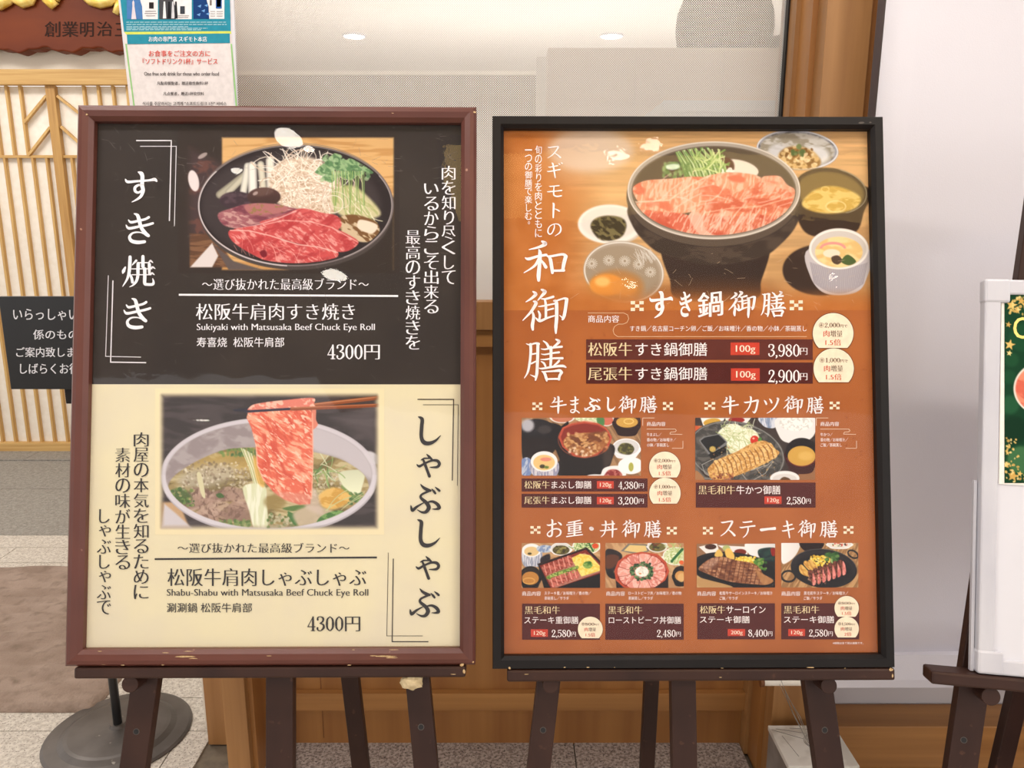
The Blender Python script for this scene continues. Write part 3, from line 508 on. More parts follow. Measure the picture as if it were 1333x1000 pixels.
def paint_shabu():
    c = Canvas(202, 506, 500, 696, 1.5, (236, 223, 184)); c.view(190, 500, 4.166)
    full = clipmask(c, lambda: c.poly([(88, 62), (1250, 62), (1250, 776), (88, 776)], W_, 20, sm=False)); c.clip = full
    c.poly([(60, 40), (1280, 40), (1280, 800), (60, 800)], (52, 43, 42), 3, sm=False, tex=((72, 62, 62), 200, 40, 0, .55, .1))
    c.poly([(1000, 180), (1250, 120), (1250, 330)], (98, 86, 88), 40, sm=False, a=.6)
    c.poly([(60, 640), (180, 640), (240, 790), (60, 790)], (196, 160, 120), 10, sm=False)
    c.poly([(100, 650), (160, 700), (260, 790), (80, 790)], (206, 200, 206), 8, sm=False)
    c.el(668, 500, 590, 318, (208, 203, 210), 0, 4); c.el(668, 492, 584, 304, (196, 190, 198), 0, 4)
    c.el(1225, 400, 50, 30, (206, 202, 208), 30, 8)
    m = clipmask(c, lambda: c.el(666, 496, 558, 288, W_, 0, 4)); c.clip = full*m
    c.el(666, 496, 566, 292, (172, 162, 164), 0, 6, grad=(-.02, .03))
    c.poly([(90, 400), (300, 250), (560, 205), (560, 330), (300, 400), (140, 560)], (150, 138, 140), 30, tex=((172, 162, 164), 60, 40, 0, .5, .15))
    c.poly([(900, 210), (1100, 260), (1230, 400), (1230, 520), (1060, 410), (900, 350)], (206, 200, 208), 18, a=.8)
    m2 = clipmask(c, lambda: (setattr(c, 'clip', None), c.poly([(124, 540), (220, 450), (400, 365), (560, 345), (760, 348), (960, 380), (1100, 430), (1200, 520), (1190, 640), (1060, 740), (860, 790), (400, 785), (220, 720), (150, 640)], W_, 5)))
    c.clip = full*m2*m
    c.poly([(60, 300), (1280, 300), (1280, 800), (60, 800)], (160, 140, 92), 3, sm=False, tex=(((196, 182, 140), 70, 22, 8, .56, .1), ((120, 104, 62), 110, 40, -10, .6, .1)))
    c.el(480, 420, 230, 60, (186, 156, 84), -10, 30, a=.7); c.el(330, 500, 160, 60, (186, 176, 156), -12, 30, a=.8)
    c.dots(320, (200, 420, 560, 620), 9, [(226, 218, 200), (150, 130, 108), (196, 184, 160), (120, 104, 80)], 2, .6)
    c.dots(200, (900, 470, 1100, 620), 9, [(214, 206, 186), (150, 140, 110), (186, 176, 140)], 2, .6)
    for i in range(26):
        x = c.rng.uniform(210, 540); y = c.rng.uniform(580, 740)
        c.poly([(x-60, y), (x-20, y-30), (x+40, y-22), (x+70, y+6), (x+10, y+26), (x-40, y+22)], [(172, 142, 126), (150, 120, 106), (190, 162, 146)][i % 3], 7, a=.8, tex=((118, 90, 78), 34, 14, i*20, .58, .1))
    c.el(190, 610, 60, 40, (70, 92, 44), 20, 14, a=.9); c.dots(40, (130, 570, 260, 660), 12, [(60, 96, 44), (110, 140, 70), (170, 160, 110)], 3, .8)
    c.dots(60, (400, 350, 600, 390), 12, [(78, 110, 60), (110, 140, 70)], 3, .7); c.dots(50, (400, 740, 560, 785), 14, [(86, 116, 60), (130, 150, 90)], 3, .8)
    c.poly([(275, 490), (300, 490), (322, 610), (300, 600)], (214, 208, 170), 3)
    for i in range(9):
        c.ln([(515+i*7, 345+i*4), (560+i*5, 450+i*3), (590+i*4, 560), (640+i*2, 640)], 5, [(226, 226, 190), (170, 180, 110), (240, 236, 214)][i % 3], 2, .9)
    c.poly([(380, 600), (405, 592), (425, 612), (395, 618)], (70, 100, 50), 3)
    c.poly([(528, 556), (640, 550), (655, 640), (658, 785), (590, 785), (560, 690)], (216, 220, 184), 5, tex=((236, 238, 216), 16, 120, 0, .5, .1))
    c.poly([(585, 400), (640, 470), (640, 560), (600, 520)], (222, 176, 84), 8, a=.8)
    c.el(700, 640, 60, 40, (150, 128, 72), 0, 16, a=.8); c.dots(80, (660, 700, 830, 785), 12, [(110, 130, 80), (196, 190, 160), (80, 110, 50), (170, 160, 130)], 3, .8)
    c.poly([(740, 676), (800, 660), (880, 652), (860, 672), (800, 690)], (92, 122, 62), 4); c.poly([(770, 690), (815, 720), (812, 770), (780, 730)], (72, 116, 60), 4)
    c.poly([(800, 700), (900, 660), (1010, 690), (960, 750), (860, 785), (820, 760)], (196, 180, 156), 12, a=.9)
    c.poly([(1050, 480), (1180, 470), (1172, 560), (1150, 600), (1090, 575), (1060, 540)], (222, 226, 196), 5, grad=(0, .1)); c.poly([(1060, 548), (1110, 590), (1160, 620), (1130, 640), (1080, 590)], (120, 150, 82), 5)
    c.poly([(940, 600), (1020, 560), (1110, 600), (1100, 640), (1020, 680), (950, 660)], (206, 158, 70), 9, tex=((226, 186, 104), 50, 20, 0, .5, .1))
    c.poly([(925, 750), (960, 710), (1040, 685), (1080, 700), (1010, 730), (950, 756)], (70, 118, 56), 4, tex=((120, 160, 90), 20, 10, 20, .55, .08))
    c.dots(50, (1100, 590, 1180, 650), 10, [(70, 104, 56), (120, 150, 90)], 3, .8); c.arcs(22, (900, 430, 1010, 480), 90, 5, [(90, 130, 70), (150, 176, 110), (210, 214, 180)], .8)
    c.arcs(10, (930, 660, 1150, 700), 160, 4, [(196, 200, 150)], .6, (-40, 20)); c.poly([(905, 560), (960, 700), (900, 690), (860, 650)], (208, 190, 180), 14, a=.7)
    c.clip = full
    c.el(666, 494, 574, 300, (214, 209, 218), 0, 4, ring=22, arc=(0, 180), a=.95); c.el(666, 494, 572, 298, (210, 204, 212), 0, 4, ring=14, arc=(180, 360), a=.95)
    c.el(666, 500, 588, 312, (170, 164, 176), 0, 4, ring=6, arc=(20, 160), a=.8)
    c.ln([(800, 128), (1260, 74)], 22, (150, 84, 52), 3); c.ln([(800, 122), (1260, 70)], 6, (198, 134, 96), 3); c.ln([(480, 142), (640, 128), (800, 122)], 12, (40, 38, 52), 3)
    c.poly([(555, 160), (570, 118), (640, 100), (760, 86), (905, 75), (912, 108), (906, 140), (700, 140)], (224, 128, 110), 3, tex=((244, 190, 170), 30, 14, 20, .56, .08))
    c.poly([(900, 140), (922, 138), (922, 190), (932, 220), (912, 244), (896, 240)], (222, 134, 112), 3)
    BT = (((242, 168, 138), 44, 12, 28, .55, .13), ((210, 84, 62), 80, 28, 60, .6, .14), ((250, 200, 176), 30, 9, 40, .66, .08))
    c.poly([(556, 150), (700, 142), (898, 140), (904, 300), (906, 430), (902, 560), (890, 650), (835, 655), (752, 628), (690, 584), (634, 520), (602, 440), (594, 330), (572, 240), (545, 182)], (226, 108, 82), 3, tex=BT, sm=False)
    c.poly([(690, 584), (770, 590), (880, 600), (888, 650), (835, 655), (752, 628)], (218, 150, 132), 12, a=.6)
    c.ln([(598, 330), (604, 440), (640, 525)], 6, (244, 196, 176), 3, .7); c.ln([(903, 160), (906, 420), (898, 620)], 6, (246, 180, 156), 3, .8)
    c.ln([(540, 150), (700, 140), (800, 134)], 13, (46, 42, 60), 2); c.ln([(790, 136), (1260, 116)], 18, (144, 78, 48), 3); c.ln([(790, 130), (1260, 110)], 5, (190, 120, 84), 2); c.ln([(480, 143), (560, 146)], 8, (40, 38, 52), 2)
    return c

def bowl(c, x, y, rx, ry, col, inn, fill, fy=.18, fs=.8, rot=0, body=0, rim=None, tex=None):
    if body: c.poly([(x-rx, y), (x+rx, y), (x+rx*.82, y+body*.7), (x+rx*.5, y+body), (x-rx*.5, y+body), (x-rx*.82, y+body*.7)], col, 3, grad=(.04, -.02))
    c.el(x, y, rx, ry, rim or col, rot, 3); c.el(x, y, rx*.92, ry*.9, inn, rot, 3)
    if fill: c.el(x, y+ry*fy, rx*fs, ry*fs*.86, fill, rot, 3, tex=tex)

def paint_nabe():
    c = Canvas(655.5, 168, 1143, 404, 1.45, (186, 112, 54)); c.view(780, 160, 3.603)
    # printed paper ground fades into a wooden table top
    c.C += ((fbm(c.X/22, c.Y/18, 4)-.5)*26)[..., None]
    c.poly([(-120, -40), (1400, -40), (1400, 1000), (80, 1000), (0, 720)], (208, 164, 112), 3, sm=False, a=0)
    wood = np.array((206, 162, 110.))[None, None]*(1+.16*(fbm(c.X/90, c.Y/5, 4)-.5)[..., None]*2)
    f = sst(715, 800, c.X)*(1-sst(352, 400, c.Y)); c.C = c.C*(1-f[..., None])+wood*f[..., None]
    c.poly([(-200, -40), (60, -40), (30, 200), (-200, 260)], (206, 176, 150), 90, a=.5)
    c.poly([(800, 640), (860, 860), (1300, 860), (1300, 480), (1100, 560)], (178, 134, 86), 20, a=.5)
    # upper left pale bowl (blurred), dark pickles dish, glass egg bowl
    c.el(-40, 130, 200, 100, (222, 208, 196), 0, 30, a=.55)
    c.el(75, 495, 125, 74, (206, 192, 176), 0, 6); c.el(50, 475, 150, 92, (238, 230, 220), 0, 6); c.el(48, 470, 132, 76, (226, 216, 204), 0, 10)
    c.poly([(-40, 490), (-20, 450), (40, 435), (105, 445), (128, 480), (110, 530), (60, 552), (0, 545)], (66, 56, 36), 6, tex=((120, 108, 70), 26, 14, 30, .54, .08))
    c.el(115, 700, 190, 145, (176, 160, 142), 8, 5); c.el(110, 705, 176, 130, (160, 142, 120), 8, 10); c.el(115, 700, 184, 138, (222, 214, 204), 8, 2, ring=6)
    for i in range(5):
        x, y = (-35, 660) if i == 0 else [(45, 645), (120, 648), (185, 664), (240, 700)][i-1]
        for k in range(16):
            a = k*math.pi/8; c.ln([(x+8*math.cos(a), y+8*math.sin(a)), (x+26*math.cos(a), y+24*math.sin(a))], 3, (226, 220, 210), 1.5, .8)
    c.arcs(26, (150, 590, 240, 620), 50, 3, [(214, 206, 196)], .2, (60, 10), 1.2, .7)
    c.el(80, 770, 130, 80, (178, 120, 62), 0, 20, a=.8); c.el(35, 760, 80, 52, (220, 144, 62), 0, 10); c.el(15, 745, 34, 22, (244, 196, 120), 0, 12, a=.8); c.el(120, 770, 60, 44, (212, 140, 66), 0, 14, a=.8)
    # top right speckled dish with natto
    c.el(930, 128, 192, 92, (150, 150, 158), 4, 4, tex=((96, 96, 104), 26, 18, 0, .52, .08)); c.el(930, 126, 176, 80, (150, 140, 122), 4, 8, tex=((196, 190, 182), 50, 26, 0, .54, .12)); c.el(930, 126, 188, 88, (212, 210, 214), 4, 2, ring=7)
    c.el(1020, 150, 60, 42, (222, 220, 220), 10, 16, a=.9); c.el(835, 130, 40, 34, (206, 204, 206), 0, 14, a=.8)
    c.poly([(840, 160), (870, 120), (930, 110), (1000, 130), (1040, 180), (1010, 212), (900, 214)], (150, 112, 62), 8, tex=((206, 170, 112), 20, 14, 0, .52, .08)); c.dots(60, (850, 120, 1020, 205), 13, [(212, 180, 126), (126, 88, 44), (230, 206, 160)], 3, .85)
    c.dots(14, (900, 110, 960, 150), 14, [(92, 108, 60), (120, 130, 80)], 3, .9)
    # miso bowl
    c.poly([(905, 300), (1255, 300), (1240, 420), (1190, 520), (1000, 530), (930, 450)], (60, 44, 34), 6); c.el(1085, 320, 172, 108, (84, 68, 48), 8, 5); c.el(1085, 325, 156, 94, (126, 104, 62), 8, 8)
    c.poly([(950, 380), (1000, 320), (1080, 296), (1160, 310), (1225, 350), (1200, 400), (1100, 425), (1000, 415)], (198, 160, 74), 8, tex=((222, 190, 110), 40, 20, 0, .5, .1)); c.el(1110, 392, 46, 26, (230, 210, 150), 0, 3, ring=5, a=.8); c.el(1060, 312, 18, 12, (226, 196, 120), 0, 3, ring=5, a=.8)
    c.el(1085, 320, 170, 106, (196, 188, 164), 8, 2, ring=4, a=.6, arc=(280, 60))
    # dark lacquer plate with custard cup
    c.el(1040, 690, 180, 120, (60, 44, 36), 0, 6, grad=(.02, 0)); c.poly([(985, 590), (1262, 590), (1250, 740), (1190, 800), (1060, 800), (990, 720)], (196, 188, 190), 3)
    for i in range(44):
        x = 990+i*6.2; c.ln([(x, 660-26*abs((i-22)/22)**2+20), (1122+(x-1122)*.86, 800-50*abs((i-22)/22)**2)], 2.6, (120, 112, 124), 1.2, .75)
    c.el(1124, 590, 140, 96, (208, 198, 190), 0, 3); c.el(1124, 592, 134, 90, (238, 230, 222), 0, 2, ring=10); c.el(1124, 606, 112, 72, (226, 188, 122), 0, 4, tex=((240, 210, 150), 60, 30, 0, .5, .1))
    c.el(1096, 590, 56, 26, (232, 150, 140), 0, 3, ring=12, arc=(180, 360)); c.el(1090, 612, 40, 20, (240, 220, 196), 0, 4); c.poly([(1090, 630), (1120, 622), (1140, 645), (1120, 664), (1096, 655)], (84, 66, 52), 3); c.poly([(1135, 650), (1165, 618), (1205, 650), (1170, 668)], (78, 96, 52), 3)
    # iron pot
    c.poly([(290, 600), (340, 560), (780, 560), (800, 610), (760, 740), (720, 830), (380, 830), (330, 730)], (58, 44, 38), 5, grad=(-.02, .0)); c.poly([(300, 760), (800, 760), (790, 900), (300, 900)], (120, 74, 40), 50, a=.45)
    c.poly([(150, 380), (400, 330), (700, 330), (928, 380), (925, 480), (840, 580), (760, 630), (600, 662), (480, 664), (330, 625), (250, 590), (160, 490)], (80, 66, 56), 5, tex=((64, 52, 44), 60, 24, 0, .5, .1))
    c.el(536, 345, 408, 235, (92, 78, 66), 0, 4); c.el(538, 318, 404, 228, (110, 94, 78), 0, 4)
    c.el(538, 318, 376, 206, (92, 78, 62), 0, 5)
    m = clipmask(c, lambda: c.el(538, 318, 382, 212, W_, 0, 4)); c.clip = m
    c.poly([(420, 90), (800, 90), (940, 300), (860, 300), (600, 160)], (98, 84, 66), 10, a=.8)
    c.el(655, 214, 94, 40, (230, 214, 196), 12, 5); c.el(590, 205, 44, 44, (92, 60, 48), 0, 6)
    for i in range(26):
        x = 350+i*7; c.ln([(x, 110+(i*37 % 30)), (x+34+i, 190), (x+60+i, 262)], 9, [(120, 150, 84), (164, 186, 122), (92, 124, 66), (196, 210, 158)][i % 4], 3)
    c.dots(60, (300, 190, 420, 260), 12, [(104, 134, 76), (150, 172, 110)], 4, .8); c.arcs(36, (440, 160, 570, 240), 60, 6, [(132, 164, 86), (176, 196, 120), (206, 216, 150)], .4, (-40, 40))
    c.dots(10, (575, 215, 625, 240), 12, [(240, 230, 214)], 3)
    MT = (((240, 184, 156), 34, 8, 100, .54, .13), ((214, 112, 84), 80, 40, 10, .62, .14))
    MT2 = (((236, 172, 146), 32, 7, 118, .54, .12), ((200, 92, 68), 80, 40, 10, .6, .14))
    c.poly([(160, 300), (220, 270), (330, 262), (440, 252), (500, 262), (440, 310), (360, 360), (300, 400), (200, 380), (165, 340)], (226, 150, 116), 4, tex=MT)
    c.poly([(170, 380), (240, 372), (330, 360), (420, 290), (520, 245), (640, 232), (752, 252), (745, 290), (640, 340), (560, 370), (470, 410), (330, 430), (210, 420)], (224, 146, 112), 4, tex=MT)
    c.poly([(760, 262), (800, 248), (850, 252), (882, 290), (915, 310), (920, 350), (890, 400), (820, 400), (770, 340)], (228, 160, 130), 4, tex=MT)
    c.poly([(420, 440), (520, 360), (640, 330), (750, 280), (830, 300), (900, 330), (900, 390), (860, 450), (780, 490), (640, 520), (520, 540), (450, 500)], (216, 124, 92), 4, tex=MT2)
    c.poly([(190, 410), (300, 416), (410, 430), (460, 470), (500, 538), (420, 520), (320, 490), (240, 450)], (212, 108, 82), 4, tex=MT2)
    c.poly([(420, 440), (470, 420), (500, 500), (560, 540), (480, 535)], (236, 176, 152), 6)
    c.arcs(30, (430, 380, 860, 500), 90, 6, [(246, 204, 182)], .3, (115, 12), 2.5, .6); c.arcs(14, (200, 330, 880, 420), 150, 5, [(248, 206, 186)], .5, (-20, 20), 3, .55)
    c.ln([(165, 372), (330, 362), (430, 290), (520, 247)], 7, (246, 206, 178), 4, .8); c.ln([(500, 420), (620, 400), (760, 390), (900, 350)], 6, (244, 200, 170), 4, .6)
    c.clip = None
    c.el(538, 318, 394, 219, (172, 160, 146), 0, 3, ring=20); c.el(538, 316, 402, 226, (216, 206, 194), 0, 2, ring=6); c.el(538, 320, 384, 210, (120, 106, 92), 0, 2, ring=5)
    c.el(536, 350, 404, 232, (58, 48, 42), 0, 2, ring=4, arc=(10, 170), a=.7)
    f = sst(372, 402, c.Y)[..., None]; g = np.array((186, 112, 54.))+((fbm(c.X/22, c.Y/18, 4)-.5)*26)[..., None]; c.C = c.C*(1-f)+g*f
    return c

def paint_mabushi():
    c = Canvas(679, 544, 834.2, 619.3, 2.0, (150, 116, 84)); c.view(660, 500, 5.554)
    c.poly([(100, 240), (980, 240), (980, 670), (100, 670)], (170, 132, 94), 3, sm=False, tex=((140, 104, 72), 120, 20, 60, .5, .1))
    bowl(c, 400, 235, 95, 48, (226, 220, 216), (232, 226, 220), (196, 120, 90))
    c.poly([(500, 240), (690, 240), (690, 300), (620, 300), (520, 270)], (196, 208, 160), 5, tex=((236, 240, 214), 16, 10, 0, .5, .1)); bowl(c, 720, 255, 60, 50, (226, 224, 222), (216, 204, 196), (206, 110, 90)); c.poly([(650, 245), (700, 245), (700, 300), (660, 296)], (80, 130, 76), 5)
    c.poly([(105, 300), (385, 300), (390, 500), (330, 470), (140, 520)], (28, 22, 22), 5); c.el(215, 315, 115, 62, (34, 30, 32), 0, 4); c.el(150, 300, 46, 46, (196, 196, 206), 0, 16, a=.9); c.el(270, 330, 50, 30, (70, 62, 62), 0, 12, a=.8)
    c.poly([(330, 350), (400, 300), (440, 270), (440, 300), (380, 350)], (26, 20, 20), 4); c.poly([(106, 400), (320, 400), (330, 500), (140, 560), (106, 470)], (36, 26, 24), 6)
    bowl(c, 868, 265, 98, 58, (44, 24, 22), (70, 40, 30), (206, 160, 74), body=110); c.el(880, 270, 34, 18, (232, 200, 120), 0, 3, ring=7)
    bowl(c, 862, 458, 100, 64, (236, 236, 240), (214, 212, 214), None, body=80, rim=(246, 246, 248)); c.poly([(800, 470), (830, 430), (890, 432), (920, 470), (890, 510), (820, 500)], (70, 66, 40), 5, tex=((120, 116, 60), 20, 12, 0, .55, .08))
    c.el(395, 610, 40, 60, (40, 34, 34), 0, 5); c.el(140, 600, 50, 70, (186, 196, 214), 0, 5, tex=((120, 140, 186), 14, 60, 30, .5, .1))
    c.poly([(172, 560), (362, 560), (350, 670), (200, 670)], (150, 150, 176), 3, tex=((210, 206, 214), 8, 60, 0, .5, .1)); c.el(268, 560, 97, 74, (240, 238, 238), 0, 3); c.el(268, 568, 78, 56, (232, 196, 130), 0, 4); c.el(280, 545, 40, 14, (226, 140, 120), 0, 3); c.el(256, 596, 20, 14, (70, 60, 40), 0, 4); c.el(285, 602, 18, 10, (110, 130, 60), 0, 4)
    c.poly([(380, 430), (750, 430), (755, 560), (700, 640), (600, 670), (420, 670), (385, 560)], (34, 26, 24), 5, grad=(.03, 0)); c.poly([(700, 450), (752, 450), (754, 560), (700, 600)], (80, 66, 60), 14, a=.6)
    c.poly([(372, 385), (400, 315), (470, 285), (560, 270), (660, 285), (720, 320), (760, 385), (735, 450), (650, 515), (560, 535), (480, 520), (400, 455)], (186, 78, 56), 4, sm=False)
    c.poly([(388, 385), (412, 325), (475, 298), (560, 284), (655, 298), (710, 328), (745, 385), (722, 440), (645, 500), (560, 520), (485, 505), (412, 445)], (132, 44, 32), 5, sm=False)
    c.poly([(410, 440), (430, 380), (500, 360), (600, 350), (700, 352), (740, 400), (700, 460), (640, 505), (560, 528), (480, 500)], (166, 106, 62), 6, tex=(((206, 156, 100), 34, 16, 30, .52, .08), ((110, 60, 34), 50, 24, -20, .62, .08)))
    c.dots(60, (430, 350, 720, 500), 18, [(206, 158, 104), (150, 90, 50), (224, 182, 130), (120, 70, 40)], 5, .7); c.dots(20, (430, 460, 620, 525), 12, [(236, 214, 190), (220, 190, 160)], 4, .7)
    c.el(560, 400, 190, 132, (206, 100, 70), 0, 3, ring=7, a=.5)
    c.poly([(680, 650), (700, 610), (760, 592), (840, 600), (850, 670), (680, 670)], (238, 236, 236), 4); c.poly([(710, 650), (740, 620), (800, 622), (830, 665), (710, 668)], (140, 50, 50), 5, tex=((190, 110, 100), 16, 10, 0, .56, .08))
    c.el(895, 590, 92, 62, (244, 244, 246), 0, 4); c.el(897, 600, 18, 32, (176, 176, 84), 0, 4); c.el(640, 665, 60, 12, (236, 234, 234), 0, 4)
    return c

def paint_katsu():
    c = Canvas(905, 544, 1061.2, 624.8, 2.0, (60, 48, 44)); c.view(880, 500, 5.332)
    c.poly([(900, 560), (970, 560), (970, 670), (820, 670)], (150, 104, 70), 5, sm=False); c.poly([(130, 300), (200, 300), (200, 360), (130, 420)], (196, 120, 70), 6)
    c.poly([(170, 235), (340, 235), (300, 300), (200, 320)], (240, 238, 236), 4, sm=False); c.el(250, 265, 60, 26, (206, 160, 60), -8, 4); c.poly([(340, 235), (520, 235), (480, 290), (360, 300)], (236, 232, 230), 4, sm=False); c.el(420, 250, 56, 20, (150, 30, 26), 0, 4)
    c.poly([(133, 290), (180, 320), (160, 370), (133, 350)], (206, 90, 50), 4)
    c.poly([(575, 235), (705, 235), (690, 300), (640, 305), (600, 285)], (130, 146, 176), 3, tex=((210, 214, 226), 10, 60, 0, .5, .1))
    c.poly([(700, 235), (965, 235), (965, 340), (900, 400), (790, 410), (720, 370)], (232, 230, 230), 4); c.el(835, 270, 118, 56, (244, 243, 240), 0, 4, tex=((214, 212, 208), 14, 10, 0, .56, .08))
    c.el(420, 480, 340, 218, (66, 64, 62), 12, 4, tex=((96, 92, 88), 30, 20, 0, .54, .1)); c.el(420, 480, 330, 210, (150, 148, 144), 12, 3, ring=7, a=.75); c.poly([(133, 560), (200, 640), (300, 668), (133, 668)], (106, 100, 94), 5)
    c.poly([(140, 600), (200, 664), (133, 664)], (168, 120, 80), 4)
    c.poly([(290, 350), (330, 300), (400, 275), (470, 300), (550, 325), (580, 390), (520, 420), (440, 470), (380, 480), (350, 420)], (214, 216, 176), 6, tex=((240, 242, 220), 24, 8, 30, .48, .08))
    c.arcs(120, (310, 285, 540, 460), 50, 4, [(240, 243, 222), (196, 206, 150), (226, 230, 200), (170, 186, 120)], .8)
    c.el(546, 390, 30, 32, (206, 50, 34), 0, 3); c.el(538, 378, 8, 6, (250, 190, 170), 0, 3); c.poly([(570, 380), (590, 370), (595, 400), (575, 405)], (80, 130, 60), 4)
    c.poly([(158, 390), (190, 365), (300, 345), (355, 400), (345, 450), (240, 500), (225, 490)], (120, 120, 122), 3, sm=False); c.poly([(170, 395), (200, 372), (295, 352), (345, 402), (240, 485)], (30, 28, 28), 3, sm=False); c.poly([(225, 490), (350, 425), (350, 470), (250, 525)], (22, 20, 20), 3, sm=False); c.el(254, 452, 22, 20, (196, 168, 90), 0, 5)
    for i in range(13):
        x = 200+i*36; c.ln([(x, 655-i*6), (x+36, 655-i*8)], 3, (200, 200, 200), 1.5, .6)
    for q in [[(180, 560), (200, 620), (260, 655)], [(240, 660), (450, 620), (640, 560), (670, 530)], [(455, 620), (490, 665)], [(560, 590), (600, 640)], [(540, 665), (620, 620), (670, 540)], [(180, 560), (260, 520)]]: c.ln(q, 4, (196, 194, 190), 1.5, .8)
    c.poly([(225, 580), (300, 520), (420, 470), (530, 410), (620, 395), (690, 450), (718, 480), (660, 530), (560, 580), (440, 630), (330, 665), (250, 660), (225, 620)], (190, 134, 66), 4, tex=((222, 176, 108), 16, 12, 0, .5, .1))
    for i in range(13):
        t = i/12.; x = 285+t*375; y = 590-t*130; L = 62-10*t
        c.poly([(x-26, y-L*.7), (x-4, y-L), (x+26, y-L*.2), (x+42, y+L*.8), (x+16, y+L), (x-8, y+L*.2)], (206, 152, 80), 3, tex=((236, 196, 130), 14, 10, 0, .5, .1)); c.ln([(x-22, y-L*.75), (x+4, y-.1*L), (x+18, y+L*.95)], 7, (116, 66, 34), 3, .75)
    c.dots(150, (240, 430, 690, 650), 7, [(240, 206, 146), (170, 110, 54), (226, 180, 110)], 2, .55)
    c.dots(30, (255, 620, 400, 662), 10, [(110, 50, 34), (180, 110, 80)], 3, .8)
    bowl(c, 872, 470, 112, 96, (60, 24, 22), (24, 14, 14), (206, 160, 72), fy=.32, fs=.86, body=150, rim=(30, 18, 18)); c.el(872, 480, 112, 92, (110, 40, 32), 0, 3, ring=7, arc=(20, 160)); c.el(900, 500, 50, 30, (226, 186, 104), 0, 14, a=.7)
    c.el(755, 655, 102, 52, (236, 234, 234), 0, 4); c.el(755, 660, 84, 36, (216, 212, 210), 0, 5); c.poly([(725, 660), (750, 645), (785, 655), (790, 668), (730, 668)], (96, 66, 40), 4)
    return c

def paint_jyu():
    c = Canvas(679, 707, 781.2, 765.5, 2.4, (196, 156, 110)); c.view(660, 670, 5.2625)
    c.poly([(95, 190), (640, 190), (640, 510), (95, 510)], (202, 162, 118), 3, sm=False, tex=((176, 132, 90), 80, 20, 20, .5, .1))
    c.poly([(104, 250), (235, 250), (225, 350), (180, 355), (115, 350)], (150, 156, 178), 3, tex=((214, 214, 222), 8, 60, 0, .5, .1)); c.el(168, 245, 66, 46, (240, 240, 240), 0, 3); c.el(168, 252, 50, 32, (226, 196, 140), 0, 3); c.el(155, 268, 14, 8, (84, 74, 44), 0, 3)
    c.el(262, 235, 60, 26, (190, 200, 214), 0, 4, tex=((130, 150, 190), 12, 20, 0, .5, .1)); bowl(c, 370, 235, 72, 46, (236, 236, 238), (220, 218, 216), (90, 80, 44), body=40); c.dots(24, (335, 220, 405, 265), 12, [(110, 104, 50), (60, 50, 30), (150, 140, 80)], 3)
    bowl(c, 545, 215, 96, 58, (236, 236, 236), (206, 214, 160), None, body=40); c.arcs(30, (470, 195, 600, 250), 50, 5, [(226, 232, 190), (120, 160, 80), (60, 110, 50)], .8); c.ln([(560, 195), (590, 250)], 12, (50, 104, 50), 3); c.el(605, 215, 22, 18, (214, 80, 40), 0, 3)
    c.poly([(230, 300), (290, 270), (290, 330), (240, 350)], (40, 34, 40), 6)
    bowl(c, 160, 420, 72, 66, (30, 24, 26), (44, 34, 30), (190, 130, 62), fy=.25, body=90, rim=(20, 16, 18)); c.el(150, 455, 40, 20, (226, 176, 96), 0, 2, ring=5)
    c.poly([(212, 340), (545, 228), (640, 320), (640, 510), (255, 510), (225, 400)], (24, 18, 18), 3, sm=False); c.poly([(222, 350), (540, 240), (640, 335), (640, 410), (350, 505), (300, 505)], (128, 44, 34), 3, sm=False)
    c.poly([(236, 362), (535, 262), (636, 350), (636, 395), (340, 500), (310, 500)], (176, 120, 104), 3, sm=False)
    c.poly([(440, 300), (500, 268), (570, 278), (636, 350), (636, 385), (510, 425)], (236, 206, 84), 4, sm=False, tex=((246, 226, 130), 16, 10, 0, .5, .1)); c.el(553, 345, 32, 24, (80, 130, 50), 0, 5, tex=((140, 176, 90), 10, 8, 0, .5, .1)); c.el(565, 330, 14, 10, (60, 110, 44), 0, 4)
    for i in range(6):
        t = i/5.; x = 268+t*160; y = 385-t*62
        c.poly([(x-20, y-34), (x+8, y-42), (x+24, y+12), (x+4, y+34), (x-14, y+14)], (196, 106, 92), 3, tex=((150, 66, 54), 20, 10, 20, .5, .1)); c.ln([(x-14, y-36), (x+2, y+24)], 6, (236, 176, 160), 3, .8)
        x += 46; y += 82; c.poly([(x-22, y-30), (x+4, y-34), (x+20, y+12), (x+6, y+36), (x-14, y+20)], (200, 108, 94), 3, tex=((150, 66, 54), 20, 10, 20, .5, .1)); c.ln([(x-16, y-28), (x+2, y+26)], 6, (238, 180, 164), 3, .8)
    c.ln([(280, 432), (370, 395), (480, 362)], 22, (110, 140, 56), 4); c.dots(60, (275, 360, 485, 440), 0.1, [(0, 0, 0)]); 
    for i in range(60):
        t = c.rng.rand(); x = 278+t*205; y = 432-t*70+c.rng.normal(0, 6); c.el(x, y, 6, 4, [(150, 176, 84), (84, 116, 44), (180, 196, 110)][i % 3], 0, 2)
    c.ln([(212, 340), (545, 228), (640, 322)], 7, (60, 34, 30), 2); c.ln([(345, 505), (640, 408)], 9, (22, 16, 16), 2)
    return c

